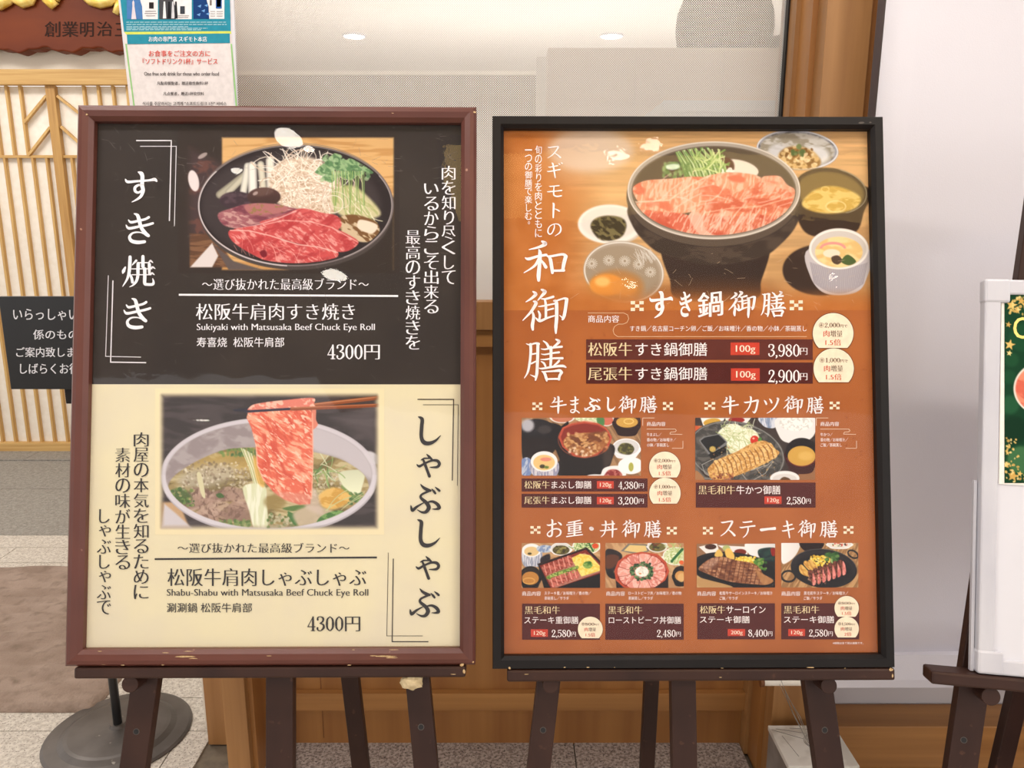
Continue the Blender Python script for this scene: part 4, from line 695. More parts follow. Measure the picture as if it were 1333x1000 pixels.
def paint_roast():
    c = Canvas(788, 707, 890.2, 765.5, 2.4, (200, 160, 116)); c.view(660, 670, 5.2625)
    c.poly([(670, 190), (1215, 190), (1215, 510), (670, 510)], (204, 164, 120), 3, sm=False, tex=((178, 134, 94), 80, 20, 60, .5, .1))
    c.poly([(780, 250), (830, 200), (960, 205), (975, 250), (900, 275)], (120, 116, 110), 3, sm=False); c.poly([(800, 248), (840, 208), (950, 213), (960, 248), (900, 262)], (226, 196, 130), 4, sm=False)
    bowl(c, 1030, 215, 70, 44, (236, 236, 238), (220, 218, 214), (110, 104, 56), body=30); c.dots(24, (995, 195, 1065, 240), 12, [(130, 120, 60), (60, 60, 34), (110, 60, 40)], 3)
    bowl(c, 1155, 285, 88, 62, (238, 238, 238), (206, 214, 170), None, body=40); c.arcs(50, (1100, 220, 1205, 310), 60, 5, [(232, 238, 206), (170, 190, 110), (190, 206, 140)], .8); c.ln([(1130, 320), (1200, 240)], 20, (40, 100, 50), 3); c.ln([(1140, 322), (1206, 250)], 5, (190, 220, 150), 2); c.el(1195, 328, 16, 14, (226, 100, 50), 0, 3)
    c.poly([(675, 250), (730, 240), (790, 285), (740, 385), (675, 380)], (46, 38, 38), 4); c.poly([(680, 285), (740, 275), (770, 300), (730, 360), (680, 365)], (96, 56, 40), 5); c.poly([(680, 385), (740, 400), (745, 440), (700, 430)], (30, 26, 26), 5)
    bowl(c, 1190, 410, 56, 58, (28, 22, 22), (40, 30, 28), (206, 150, 84), body=80, fs=.7); c.el(1195, 432, 26, 30, (220, 176, 116), 0, 6)
    c.poly([(740, 400), (1105, 400), (1105, 510), (750, 510)], (40, 26, 24), 4, sm=False)
    c.poly([(735, 385), (760, 320), (820, 275), (920, 255), (1030, 270), (1090, 325), (1112, 390), (1085, 450), (1010, 500), (900, 515), (800, 500), (745, 450)], (190, 80, 56), 3, sm=False)
    c.poly([(752, 385), (775, 328), (830, 290), (920, 272), (1020, 285), (1075, 333), (1096, 390), (1070, 442), (1000, 490), (900, 503), (808, 490), (762, 445)], (140, 40, 30), 3, sm=False)
    c.el(922, 390, 160, 108, (214, 140, 124), 0, 5, tex=((190, 100, 86), 30, 14, 0, .55, .1))
    for i in range(11):
        a = i*2*math.pi/11+.3; x = 922+118*math.cos(a); y = 392+86*math.sin(a); u = (math.cos(a), math.sin(a)*.8); v = (-math.sin(a), math.cos(a)*.8)
        P = [(x+u[0]*q+v[0]*w, y+u[1]*q+v[1]*w) for q, w in [(-50, -10), (-20, -34), (34, -44), (48, 0), (34, 40), (-20, 28)]]
        c.poly(P, [(226, 148, 134), (216, 130, 118), (234, 164, 150)][i % 3], 3, tex=((246, 190, 178), 24, 10, i*33, .54, .08)); c.ln([P[0], P[1], P[2]], 5, (160, 70, 60), 3, .7)
    for i in range(90):
        a = c.rng.uniform(0, 6.28); r = c.rng.normal(1, .14); c.el(924+66*r*math.cos(a), 392+52*r*math.sin(a), 9, 7, [(50, 84, 50), (80, 116, 70), (30, 56, 36), (110, 140, 96)][i % 4], 0, 3)
    c.el(924, 392, 46, 36, (244, 242, 234), 0, 5, tex=((220, 214, 200), 14, 10, 0, .56, .1)); c.el(912, 404, 9, 5, (222, 150, 90), 0, 3)
    return c

def paint_sirloin():
    c = Canvas(907, 708, 1009, 765, 2.4, (34, 26, 24)); c.view(890, 670, 5.127)
    c.poly([(85, 190), (615, 190), (615, 300), (85, 300)], (150, 110, 80), 3, sm=False)
    c.poly([(100, 215), (220, 190), (240, 250), (150, 260)], (236, 232, 230), 3, sm=False); c.el(180, 215, 38, 18, (70, 40, 30), 0, 4); c.poly([(225, 205), (430, 215), (425, 270), (340, 275)], (236, 232, 232), 3, sm=False); c.el(378, 250, 40, 20, (120, 40, 26), 0, 4); c.el(285, 225, 26, 20, (176, 186, 120), 0, 4); c.el(300, 240, 20, 14, (226, 216, 160), 0, 5)
    c.poly([(415, 190), (610, 190), (600, 260), (560, 285), (450, 275)], (228, 226, 226), 3, grad=(-.05, 0)); c.poly([(500, 235), (610, 225), (610, 310), (520, 300)], (26, 40, 44), 5, tex=((40, 66, 60), 20, 14, 0, .5, .1)); c.poly([(580, 230), (610, 225), (610, 270), (590, 275)], (140, 34, 28), 4)
    c.poly([(85, 400), (85, 490), (300, 490)], (196, 160, 110), 4, sm=False); c.el(350, 375, 300, 120, (24, 20, 22), 8, 4); c.el(350, 378, 292, 112, (66, 60, 62), 8, 2, ring=5, a=.7); c.poly([(90, 425), (180, 440), (330, 486), (120, 488)], (186, 146, 96), 4)
    c.poly([(205, 275), (232, 232), (262, 262), (250, 285)], (226, 186, 96), 4); c.poly([(275, 245), (300, 225), (335, 262), (335, 300), (290, 290)], (232, 190, 96), 4); 
    c.poly([(340, 300), (400, 278), (470, 300), (480, 330), (400, 330)], (236, 200, 70), 4); c.dots(70, (350, 282, 475, 325), 9, [(246, 216, 90), (214, 170, 50), (250, 230, 140)], 2)
    c.dots(50, (470, 295, 550, 365), 13, [(80, 130, 54), (50, 92, 40), (130, 160, 76)], 3)
    P = [(105, 350), (150, 310), (205, 285), (270, 283), (350, 305), (460, 325), (510, 360), (530, 395), (590, 430), (594, 452), (540, 470), (430, 462), (330, 452), (230, 425), (150, 392), (104, 372)]
    c.poly(P, (150, 96, 64), 3, tex=(((186, 134, 98), 30, 16, 20, .54, .1), ((106, 60, 40), 50, 24, 0, .6, .1)))
    m = clipmask(c, lambda: c.poly(P, W_, 3)); c.clip = m
    for i in range(16): c.ln([(150+i*30, 270), (110+i*30, 470)], 6, (84, 42, 28), 3, .75)
    for i in range(10): c.ln([(90, 300+i*19), (610, 350+i*19)], 4, (92, 50, 34), 3, .65)
    c.poly([(480, 360), (530, 400), (600, 440), (540, 474), (500, 420)], (186, 134, 84), 8, a=.8); c.el(180, 330, 60, 26, (196, 160, 144), -30, 14, a=.5)
    c.dots(50, (110, 300, 560, 465), 5, [(226, 190, 160), (70, 36, 26)], 2, .6)
    c.clip = None
    return c

def paint_steak():
    c = Canvas(1017, 707, 1117.3, 765, 2.4, (196, 156, 108)); c.view(890, 670, 5.127)
    c.poly([(645, 185), (1170, 185), (1170, 490), (645, 490)], (194, 152, 104), 3, sm=False, tex=((150, 110, 70), 80, 12, 120, .5, .1))
    c.poly([(650, 190), (770, 190), (755, 260), (700, 315), (655, 320)], (236, 232, 230), 4, grad=(-.06, 0)); c.poly([(775, 185), (930, 185), (905, 240), (820, 250)], (34, 16, 16), 4); bowl(c, 1040, 195, 84, 34, (236, 236, 236), (226, 222, 216), None, body=34); c.dots(26, (990, 188, 1090, 212), 10, [(206, 70, 50), (90, 120, 60), (230, 226, 206), (60, 30, 26)], 3)
    c.el(700, 412, 46, 36, (36, 32, 34), 0, 3, ring=13); c.el(1130, 265, 36, 22, (36, 32, 34), 30, 3, ring=11); c.el(935, 360, 222, 130, (30, 27, 29), 6, 3); c.el(935, 356, 206, 112, (44, 40, 42), 6, 5); c.el(935, 358, 218, 126, (104, 98, 98), 6, 2, ring=5, a=.7, arc=(180, 350)); c.el(935, 365, 190, 100, (26, 23, 25), 6, 8)
    c.dots(110, (850, 275, 975, 345), 10, [(246, 214, 84), (220, 176, 50), (250, 228, 130)], 2)
    c.dots(44, (950, 255, 1030, 305), 15, [(60, 100, 50), (36, 74, 36), (96, 136, 70)], 3); c.ln([(985, 300), (990, 325)], 14, (150, 180, 110), 3)
    for q in [[(770, 350), (790, 335), (840, 390), (850, 412), (820, 412), (780, 390)], [(800, 330), (820, 308), (870, 365), (872, 385), (845, 380)], [(830, 315), (850, 302), (892, 345), (890, 370), (865, 358)]]: c.poly(q, (222, 180, 96), 3, tex=((196, 140, 66), 30, 10, 50, .52, .1))
    for i in range(7):
        t = i/6.; x = 858+t*200; y = 420-t*68; L = 56-8*abs(t-.5)
        c.poly([(x-30, y-L*.7), (x-8, y-L), (x+20, y-L*.3), (x+24, y+L*.75), (x+2, y+L), (x-16, y+L*.1)], (124, 70, 54), 3, tex=((84, 44, 34), 14, 12, 30, .5, .1)); c.poly([(x+4, y-L*.8), (x+20, y-L*.3), (x+24, y+L*.75), (x+4, y+L), (x+2, y)], (206, 104, 100), 3, tex=((232, 150, 140), 16, 8, 80, .5, .1))
    c.dots(50, (830, 370, 960, 465), 7, [(170, 110, 84), (70, 36, 30), (200, 150, 120)], 2, .6)
    return c

def paint_festive():
    c = Canvas(1307.5, 379, 1456, 629, 1.2, (22, 62, 40)); c.view(1260, 350, 3.3333)
    for x, y, r, col in [(182, 590, 40, (44, 100, 64)), (190, 395, 30, (34, 84, 52)), (230, 830, 60, (90, 140, 90)), (200, 700, 60, (16, 44, 30)), (240, 300, 60, (30, 80, 50)), (180, 470, 30, (30, 80, 50)), (300, 200, 60, (30, 84, 54)), (400, 560, 90, (30, 84, 54)), (380, 760, 60, (60, 110, 70))]: c.el(x, y, r, r, col, 0, 10, a=.6)
    def star(x, y, r, col):
        c.poly([(x+(r if k % 2 == 0 else r*.42)*math.sin(k*math.pi/5+.2), y-(r if k % 2 == 0 else r*.42)*math.cos(k*math.pi/5+.2)) for k in range(10)], col, 1.5, sm=False)
    G = [(226, 190, 110), (240, 212, 140), (206, 166, 90)]
    for i, (x, y, r) in enumerate([(190, 158, 26), (215, 178, 18), (176, 242, 14), (182, 330, 24), (180, 366, 14), (232, 140, 20), (172, 800, 10), (168, 850, 16), (196, 900, 26), (225, 890, 14), (170, 770, 8), (168, 735, 6), (260, 160, 24), (300, 140, 22), (350, 170, 20), (400, 150, 24), (260, 905, 24), (330, 915, 20), (400, 900, 24), (440, 880, 18), (480, 160, 24), (540, 150, 26), (600, 170, 22), (500, 905, 24), (570, 900, 26), (630, 895, 20)]): star(x, y, r, G[i % 3])
    c.dots(110, (166, 118, 650, 200), 8, G, 1.5); c.dots(40, (164, 740, 220, 920), 7, G, 1.5); c.dots(60, (200, 860, 650, 925), 7, G, 1.5)
    c.el(330, 520, 132, 118, (236, 226, 214), 0, 3); c.el(330, 520, 124, 110, (214, 104, 84), 0, 5, tex=((230, 140, 112), 40, 20, 30, .5, .1))
    return c
# ---------------------------------------------------------------- palette
M['cream_wall'] = mat('cream_wall', (236, 228, 214), .8, (228, 220, 206), (3, 3, 3), bump=.15, bscale=160)
M['grey_wall'] = mat('grey_wall', (206, 200, 200), .55, (198, 193, 194), (2, 2, 2))
M['paper'] = mat('shoji_paper', (243, 236, 224), .85, (236, 228, 214), (30, 30, 30), bump=.1, bscale=300)
M['shoji_wood'] = mat('shoji_wood', (206, 168, 104), .5, (186, 144, 82), (60, 60, 3), bump=.1)
M['door_wood'] = mat('door_wood', (190, 148, 84), .5, (168, 124, 66), (50, 50, 2.5), bump=.1)
M['wood'] = mat('facade_wood', (168, 116, 62), .42, (138, 88, 44), (16, 16, .7), th=(.3, .7), bump=.08)
M['wood_h'] = mat('facade_wood_rail', (176, 124, 68), .42, (146, 98, 52), (.9, 24, 30), th=(.3, .7), bump=.08)
M['wood_dark'] = mat('facade_wood_deep', (132, 80, 38), .5, (104, 60, 28), (14, 14, .8), th=(.3, .7), bump=.08)
M['wood_pale'] = mat('facade_wood_pale', (166, 120, 72), .45, (144, 100, 56), (30, 30, 1.2), bump=.08)
M['granite'] = mat('granite_light', (206, 198, 186), .5, (178, 168, 156), (90, 90, 90), th=(.4, .62), speck=((118, 108, 98), 210, .58, .68), bump=.25, bscale=250)
M['granite_grey'] = mat('granite_grey', (150, 146, 138), .55, (128, 122, 114), (60, 60, 60), th=(.35, .65), speck=((96, 92, 88), 180, .56, .68), bump=.25, bscale=250)
M['granite_dark'] = mat('granite_speckled', (190, 178, 170), .5, (140, 126, 118), (120, 120, 120), th=(.42, .6), speck=((80, 70, 66), 170, .56, .66), bump=.2, bscale=200)
M['joint'] = mat('stone_joint', (120, 108, 92), .9, (104, 94, 80), (50, 50, 50))
M['red_floor'] = mat('red_carpet', (120, 66, 48), .9, (98, 50, 38), (80, 80, 80), bump=.4, bscale=300)
M['easel'] = mat('easel_wood', (60, 38, 31), .45, (47, 29, 25), (14, 14, 4), spec=.28, speck=((86, 58, 46), 60, .68, .8), bump=.06)
M['chip'] = mat('bare_chipped_wood', (206, 178, 134), .8, (176, 142, 98), (300, 300, 300))
M['brown_frame'] = mat('brown_frame', (98, 52, 42), .4, (86, 44, 35), (6, 6, 6), speck=((172, 130, 108), 45, .76, .8), bump=.05)
M['black_frame'] = mat('black_frame', (27, 23, 23), .45, (22, 19, 19), (10, 10, 10), spec=.25, speck=((90, 84, 80), 40, .78, .84))
M['black_plastic'] = mat('black_plastic', (16, 16, 18), .3, (22, 22, 24), (10, 10, 10))
M['iron'] = mat('grey_cast_metal', (98, 92, 88), .42, (78, 72, 68), (9, 9, 9), metal=.55, bump=.1, speck=((150, 144, 136), 40, .72, .8))
M['white_alu'] = mat('white_aluminium', (206, 206, 214), .35, (196, 196, 206), (20, 20, 4), speck=((150, 146, 150), 30, .76, .8))
M['white_board'] = mat('white_board_steel', (222, 222, 230), .3, (218, 218, 227), (4, 4, 4))
M['screen'] = mat('white_screen_fabric', (226, 222, 228), .75, (222, 218, 224), (2, 2, 2), bump=.08, bscale=400)
M['mat'] = mat('mat_pile', (158, 138, 124), 1, (138, 118, 104), (9, 14, 9), th=(.3, .7), bump=1, bscale=150, speck=((122, 104, 90), 26, .5, .8))
M['board_red'] = mat('lacquered_board', (118, 54, 20), .5, (88, 36, 18), (1.6, 4, 5), th=(.3, .7), bump=.05, spec=.2)
M['gold'] = mat('gold_leaf', (224, 184, 74), .32, (240, 214, 130), (30, 30, 30), metal=.5, bump=.2)
M['ink_carved'] = mat('carved_ink', (44, 26, 20), .6, (54, 32, 24), (60, 60, 60))
M['tape'] = mat('masking_tape', (214, 196, 158), .8, (196, 176, 136), (70, 70, 70), bump=.3)
M['steel'] = mat('stainless_wire', (190, 188, 184), .3, (170, 168, 164), (40, 40, 40), metal=1)
M['marble'] = mat('white_stone_box', (218, 214, 206), .45, (198, 192, 182), (18, 18, 18), th=(.45, .6), speck=((150, 140, 130), 7, .66, .72))
M['boxside'] = mat('grey_stone_side', (140, 132, 126), .6, (122, 114, 108), (20, 20, 20))
M['ceiling'] = mat('ceiling_paint', (236, 230, 222), .85, (230, 224, 216), (2, 2, 2))
M['pot'] = mat('dark_pot_glaze', (24, 24, 22), .7, (20, 20, 18), (9, 9, 9), spec=.2)
M['cabinet'] = mat('cabinet_laminate', (220, 202, 184), .5, (214, 196, 178), (2, 20, 20))
M['paleblue'] = mat('pale_blue_panel', (214, 222, 228), .4, (206, 216, 224), (3, 3, 3))
M['acrylic'] = mat('frosted_acrylic', (214, 206, 198), .3, (222, 216, 208), (5, 5, 5))
M['lamp'] = mat('downlight_lens', (255, 248, 236), .5, (255, 250, 240), (5, 5, 5), emit=((255, 246, 232), 26))
M['lamp_soft'] = mat('troffer_lens', (255, 248, 236), .5, (255, 250, 240), (5, 5, 5), emit=((255, 246, 232), 5))
M['cove'] = mat('cove_glow', (255, 226, 170), .5, (255, 220, 160), (.8, 3, 3), emit=((255, 216, 140), 3.2))
M['shoji_rail'] = mat('shoji_rail_wood', (206, 168, 104), .5, (186, 144, 82), (2, 60, 60), bump=.1)
M['blue_screen'] = mat('blue_screen', (90, 150, 230), .4, (60, 190, 200), (5, 5, 5), emit=((110, 170, 255), 9))

def glazing(name, wave, amt, rough=.02, ior=1.45):
    m = bpy.data.materials.new(name); m.use_nodes = True; N, L = nt(m); N.remove(N['Principled BSDF']); out = N['Material Output']
    tr = N.new('ShaderNodeBsdfTransparent'); gl = N.new('ShaderNodeBsdfGlossy'); gl.inputs['Roughness'].default_value = rough
    lw = N.new('ShaderNodeLayerWeight'); lw.inputs['Blend'].default_value = .5; p5 = N.new('ShaderNodeMath'); p5.operation = 'POWER'; p5.inputs[1].default_value = 5; L.new(lw.outputs['Facing'], p5.inputs[0])
    fr = N.new('ShaderNodeMath'); fr.operation = 'MULTIPLY_ADD'; fr.inputs[1].default_value = .9; fr.inputs[2].default_value = ((ior-1)/(ior+1))**2; L.new(p5.outputs[0], fr.inputs[0]); mx = N.new('ShaderNodeMixShader')
    tc = N.new('ShaderNodeTexCoord'); n1 = N.new('ShaderNodeTexNoise'); n1.inputs['Scale'].default_value = wave; n1.inputs['Detail'].default_value = 1.5; L.new(tc.outputs['Object'], n1.inputs['Vector'])
    bp = N.new('ShaderNodeBump'); bp.inputs['Strength'].default_value = 1; bp.inputs['Distance'].default_value = amt; L.new(n1.outputs[0], bp.inputs['Height'])
    
    n2 = N.new('ShaderNodeTexNoise'); n2.inputs['Scale'].default_value = 38; n2.inputs['Detail'].default_value = 3; L.new(tc.outputs['Object'], n2.inputs['Vector'])
    n3 = N.new('ShaderNodeTexNoise'); n3.inputs['Scale'].default_value = 3.3; L.new(tc.outputs['Object'], n3.inputs['Vector']); mk = N.new('ShaderNodeMapRange'); mk.inputs[1].default_value = .46; mk.inputs[2].default_value = .66; mk.inputs[4].default_value = .00045; L.new(n3.outputs[0], mk.inputs[0])
    b2 = N.new('ShaderNodeBump'); b2.inputs['Strength'].default_value = 1; L.new(mk.outputs[0], b2.inputs['Distance']); L.new(n2.outputs[0], b2.inputs['Height']); L.new(bp.outputs[0], b2.inputs['Normal']); bp = b2
    L.new(bp.outputs[0], gl.inputs['Normal']); L.new(fr.outputs[0], mx.inputs[0]); L.new(tr.outputs[0], mx.inputs[1]); L.new(gl.outputs[0], mx.inputs[2]); L.new(mx.outputs[0], out.inputs['Surface'])
    return m
M['glaze_left'] = glazing('poster_film_creased', 6, .0016, ior=1.5)
M['glaze_right'] = glazing('poster_film_wavy', 4.5, .0016, ior=1.38)
def dot_film(name, pitch, z0, z1):
    """white film with a grid of see-through holes that shrink away towards the bottom"""
    m = bpy.data.materials.new(name); m.use_nodes = True; N, L = nt(m); b = N['Principled BSDF']; out = N['Material Output']
    b.inputs['Base Color'].default_value = (*s2l((250, 247, 243)), 1); b.inputs['Roughness'].default_value = .5
    geo = N.new('ShaderNodeTexCoord'); sep = N.new('ShaderNodeSeparateXYZ'); L.new(geo.outputs['Object'], sep.inputs[0])
    def cosn(sock):
        a = N.new('ShaderNodeMath'); a.operation = 'MULTIPLY'; a.inputs[1].default_value = 2*math.pi/pitch; L.new(sock, a.inputs[0])
        c = N.new('ShaderNodeMath'); c.operation = 'COSINE'; L.new(a.outputs[0], c.inputs[0]); return c.outputs[0]
    ad = N.new('ShaderNodeMath'); ad.operation = 'MULTIPLY'; L.new(cosn(sep.outputs[0]), ad.inputs[0]); L.new(cosn(sep.outputs[2]), ad.inputs[1])
    mr = N.new('ShaderNodeMapRange'); mr.inputs[1].default_value = z0; mr.inputs[2].default_value = z1; mr.inputs[3].default_value = 1.15; mr.inputs[4].default_value = .12; L.new(sep.outputs[2], mr.inputs[0])
    sb = N.new('ShaderNodeMath'); sb.operation = 'SUBTRACT'; L.new(ad.outputs[0], sb.inputs[0]); L.new(mr.outputs[0], sb.inputs[1])
    ss = N.new('ShaderNodeMapRange'); ss.inputs[1].default_value = -.08; ss.inputs[2].default_value = .08; L.new(sb.outputs[0], ss.inputs[0])
    tr = N.new('ShaderNodeBsdfTransparent'); tr.inputs[0].default_value = (.93, .93, .92, 1); mx = N.new('ShaderNodeMixShader'); L.new(ss.outputs[0], mx.inputs[0]); tl = N.new('ShaderNodeBsdfTranslucent'); tl.inputs[0].default_value = (*s2l((252, 246, 240)), 1); mt_ = N.new('ShaderNodeMixShader'); mt_.inputs[0].default_value = .35; L.new(b.outputs[0], mt_.inputs[1]); L.new(tl.outputs[0], mt_.inputs[2]); L.new(mt_.outputs[0], mx.inputs[1]); L.new(tr.outputs[0], mx.inputs[2]); L.new(mx.outputs[0], out.inputs['Surface'])
    return m

# ---------------------------------------------------------------- setting
YF, YP, YB = 1.86, 1.70, 1.76           # facade face, front of the posts, front of the stone border / right base board
YS = 4.6                                # screen wall with the paper doors
XL = on_y(287, 880, YP).x               # left post, left edge
XR0, XR1 = on_y(1078, 0, YP).x, on_y(1137, 0, YP).x
ZS = on_y(630, 393, YF).z               # sill top
# floor: bedding plus granite slabs laid as separate stones
fl = tag(put('floor', boxv((-7, -13, -.05), (4.5, 7.2, -.006)), BF, M['joint']), None, None, None, 'structure'); ORG['floor'] = Vector(fl.location)
def slab_rows(x0, x1, y0, y1, dx, dy, m, off=.5, j=.003, z=0):
    n = 0; y = y0; r = 0
    while y < y1-1e-4:
        yy = min(y1, y+dy); x = x0-(dx*off if r % 2 else 0)
        while x < x1-1e-4:
            a, b_ = max(x, x0), min(x+dx, x1)
            if b_-a > .02: box('stone_slab', (a+j/2, y+j/2, -.02), (b_-j/2, yy-j/2, z), m, fl); n += 1
            x += dx
        y = yy; r += 1
yA, yB_, yC = on_z(0, 735).y, on_z(0, 697).y, on_z(0, 600).y
box('stone_field', (-6.5, -5.2, -.02), (1.22, .998, 0), M['granite'], fl)
slab_rows(-3.4, 1.2, 1.0, YB, .62, .108, M['granite'], .37)
slab_rows(-3.4, XL-.12, YB, yB_, .62, .155, M['granite'], .37)
slab_rows(-6.2, XL-.7, yB_, yC, 1.1, .62, M['granite_grey'], .5)
slab_rows(-6.2, XL-.9, yC, YS-.02, 1.1, .3, M['granite_grey'], .3, z=.006)
slab_rows(XL-.02, .62, YB+.002, YF+.05, .9, .2, M['granite_dark'], 0, z=.004)
box('threshold_strip', (.62, YB-.022, -.01), (2.2, YB-.004, .006), M['white_alu'], fl)
box('carpet_field', (1.25, .3, -.01), (2.6, YB-.03, .003), M['red_floor'], fl)
# wall_front : the restaurant facade
wf = thing('wall_front', (0, YF, 0), kind='structure')
xa = on_y(268, 925, YF).x
box('wood_panel', (XL, YF, 0), (XR0, YF+.03, ZS-.06), M['wood'], wf)
for x in [XL+.2+i*.29 for i in range(5)]: box('panel_batten_joint', (x-.001, YF-.0012, .02), (x+.001, YF, ZS-.07), M['wood_dark'], wf)
zr1, zr0 = on_y(630, 903, YF-.02).z, on_y(630, 925, YF-.02).z
box('kick_rail', (XL+.02, YF-.022, zr0), (XR0, YF, zr1), M['wood_h'], wf, .0015)
box('sill_rail', (XL+.02, YF-.03, on_y(630, 430, YF-.03).z), (XR0, YF+.05, on_y(630, 393, YF-.03).z), M['wood_pale'], wf, .002)
box('sill_rail_lower', (XL+.02, YF-.018, on_y(630, 452, YF-.02).z), (XR0, YF, on_y(630, 430, YF-.03).z-.002), M['wood_h'], wf, .001)
# posts
box('post_return', (xa, YF-.002, 0), (XL+.01, YF+.10, CEIL), M['wood_pale'], wf)
p1 = on_y(317, 880, YP).x
box('post', (XL, YP, 0), (p1, YF+.02, CEIL), M['wood_pale'], wf, .0015)
box('post_side_trim', (p1, YP+.02, 0), (p1+.012, YF+.02, CEIL), M['wood'], wf)
box('post', (XR0, YP, 0), (XR1, YF+.06, CEIL), M['wood_pale'], wf, .0015)
box('post_reveal', (XR0-.012, YP+.05, 0), (XR0, YF+.06, CEIL), M['wood'], wf)
box('post_reveal_step', (XR0-.022, YP+.12, 0), (XR0-.012, YF+.06, CEIL), M['wood_pale'], wf)
box('post_side_trim', (XR1, YP+.006, 0), (XR1+.012, YF+.06, CEIL), M['wood'], wf)
# right bay : pale panel over a timber base
wr = thing('wall_right', (1.4, YF, 0), kind='structure')
zt = on_y(1200, 937, YF).z; zb1 = on_y(1200, 946, YB).z
box('pale_panel', (XR1+.012, YF, zt+.012), (3.2, YF+.03, 1.9), M['grey_wall'], wr)
box('pale_panel_ledge', (XR1+.012, YF-.008, zt+.012), (3.2, YF, on_y(1200, 917, YF).z), M['grey_wall'], wr)
box('base_board_back', (XR1+.012, YF-.002, 0), (3.2, YF+.03, zt+.012), M['black_frame'], wr)
box('base_board', (XR1-.01, YB, 0), (3.2, YF-.004, zb1), M['wood_h'], wr, .003)
box('base_board_cap', (XR1-.01, YB+.012, zb1), (3.2, YF-.004, zt), M['wood_h'], wr, .003)
# windows with dotted film
def window(name, x0, x1, z0, z1, parts=True):
    w = thing(name, ((x0+x1)/2, YF, z0), kind='structure')
    mf = dot_film(name+'_dots', .0051, 1.2-z0 if False else on_y(640, 300, YF+.02).z, on_y(640, 138, YF+.02).z)
    me = bpy.data.meshes.new('dotted_film'); me.from_pydata([(x0, 0, z0), (x1, 0, z0), (x1, 0, z1), (x0, 0, z1)], [], [(0, 1, 2, 3)]); me.materials.append(mf)
    o = bpy.data.objects.new('dotted_film', me); COL.objects.link(o); o.parent = w; o.location = (-org(w).x, .02, -org(w).z)
    return w
wn = window('window_1', p1, XR0-.022, ZS-.01, CEIL)
box('window_bead', (XR0-.026, YF+.002, ZS), (XR0-.021, YF+.03, CEIL), M['black_frame'], wn)
wn2 = window('window_2', XR1+.012, 2.6, 1.9, CEIL)
# ceiling over the corridor and over the room
ce = tag(put('ceiling', boxv((-7, -5.2, CEIL+.35), (4.5, YF-.05, CEIL+.4)), BF, M['ceiling']), kind='structure')
# dropped ceiling over corridor in front of the facade
cd = tag(put('ceiling', boxv((-1.6, -5.2, CEIL), (4.5, YF+.1, CEIL+.05)), BF, M['ceiling']), kind='structure')
zrc = on_y(630, 93, 6.2).z
box('room_floor', (xa+.06, YF+.06, -.01), (3.4, 6.2, .004), M['cream_wall'], fl)
XD = lambda y: xa-(y-YF-.1)*.362      # the side wall of the room runs off at an angle
RP = [(XD(YF+.1), YF+.1), (3.4, YF+.1), (3.4, 6.3), (XD(6.3), 6.3)]
V, F = prism([(x, y, zrc) for x, y in RP], [(x, y, zrc+.05) for x, y in RP]); rc = tag(put('ceiling', V, F, M['ceiling']), kind='structure')
wb = tag(put('wall_back', boxv((-2.33, 6.2, -.01), (3.4, 6.3, zrc)), BF, mat('room_wall', (124, 112, 102), .8, (118, 106, 96), (1, 1, 1))), kind='structure'); ORG[wb.name] = Vector(wb.location)
box('wall_cornice', (-2.33, 6.17, on_y(630, 98, 6.2).z), (3.4, 6.2, zrc), M['cream_wall'], wb)
WP = [(XD(YF+.1), YF+.1), (XD(6.2), 6.2), (XD(6.2)-.05, 6.2), (XD(YF+.1)-.05, YF+.1)]
V, F = prism([(x, y, -.01) for x, y in WP], [(x, y, 2.9) for x, y in WP]); wl = tag(put('wall_left', V, F, M['cream_wall']), kind='structure')
gp = thing('ceiling_light_panel', (1.0, -.8, CEIL-.03), 'large warm luminous ceiling panel behind the photographer', 'lamp')
box('frame', (-.25, -1.11, CEIL-.03), (2.23, -.47, CEIL-.0), M['white_alu'], gp, .004); box('diffuser', (-.22, -1.08, CEIL-.034), (2.2, -.5, CEIL-.03), M['cove'], gp)
# screen wall with shoji
ws = thing('wall_screen', (-3.6, YS, 0), kind='structure')
zt0 = on_y(30, 112, YS).z; zt1 = on_y(30, 92, YS).z; zb0 = on_y(30, 575, YS).z
box('plaster_panel', (-6.2, YS, zt1), (XD(YS)-.055, YS+.08, 3.3), M['cream_wall'], ws)
box('door_head_rail', (-6.2, YS-.05, zt0), (XD(YS)-.055, YS, zt1), M['shoji_rail'], ws, .003)
box('paper_backing', (-6.2, YS+.012, 0), (XD(YS)-.055, YS+.03, zt0), M['paper'], ws)
box('floor_rail', (-6.2, YS-.03, -.01), (XD(YS)-.055, YS+.012, zb0), M['shoji_rail'], ws, .003)
X = lambda px, py: on_y(px, py, YS-.01).x
sx0, sx1 = X(60, 112), X(72, 112); bw = .0135; sp = X(127, 112)-X(108, 112)
zm = on_y(40, 204, YS).z
d1 = thing('door_1', ((sx0+sx1)/2, YS, 0), kind='structure')
box('stile', (sx0, YS-.025, zb0), (sx1, YS+.01, zt0), M['door_wood'], d1, .002)
for k in range(-12, 14):           # long lower bars either side of the stile
    if k < 0: x = sx0+sp*.0-.012+sp*(k+.55)*.98
    else: x = sx1+sp*(k+.55)*.98
    if abs(k) > 11 or x > XD(YS)-.07: continue
    box('lattice_bar', (x-bw/2, YS-.012, zb0), (x+bw/2, YS+.012, zm), M['shoji_wood'], d1)
box('lattice_cross_bar', (-5.6, YS-.014, zm-bw*.55), (XD(YS)-.06, YS+.012, zm+bw*.55), M['shoji_rail'], d1)
for px in (-11, 7, 25, 108, 127, 146, 165): 
    x = X(px, 112); box('lattice_bar', (x-bw/2, YS-.012, zm), (x+bw/2, YS+.012, zt0), M['shoji_wood'], d1)
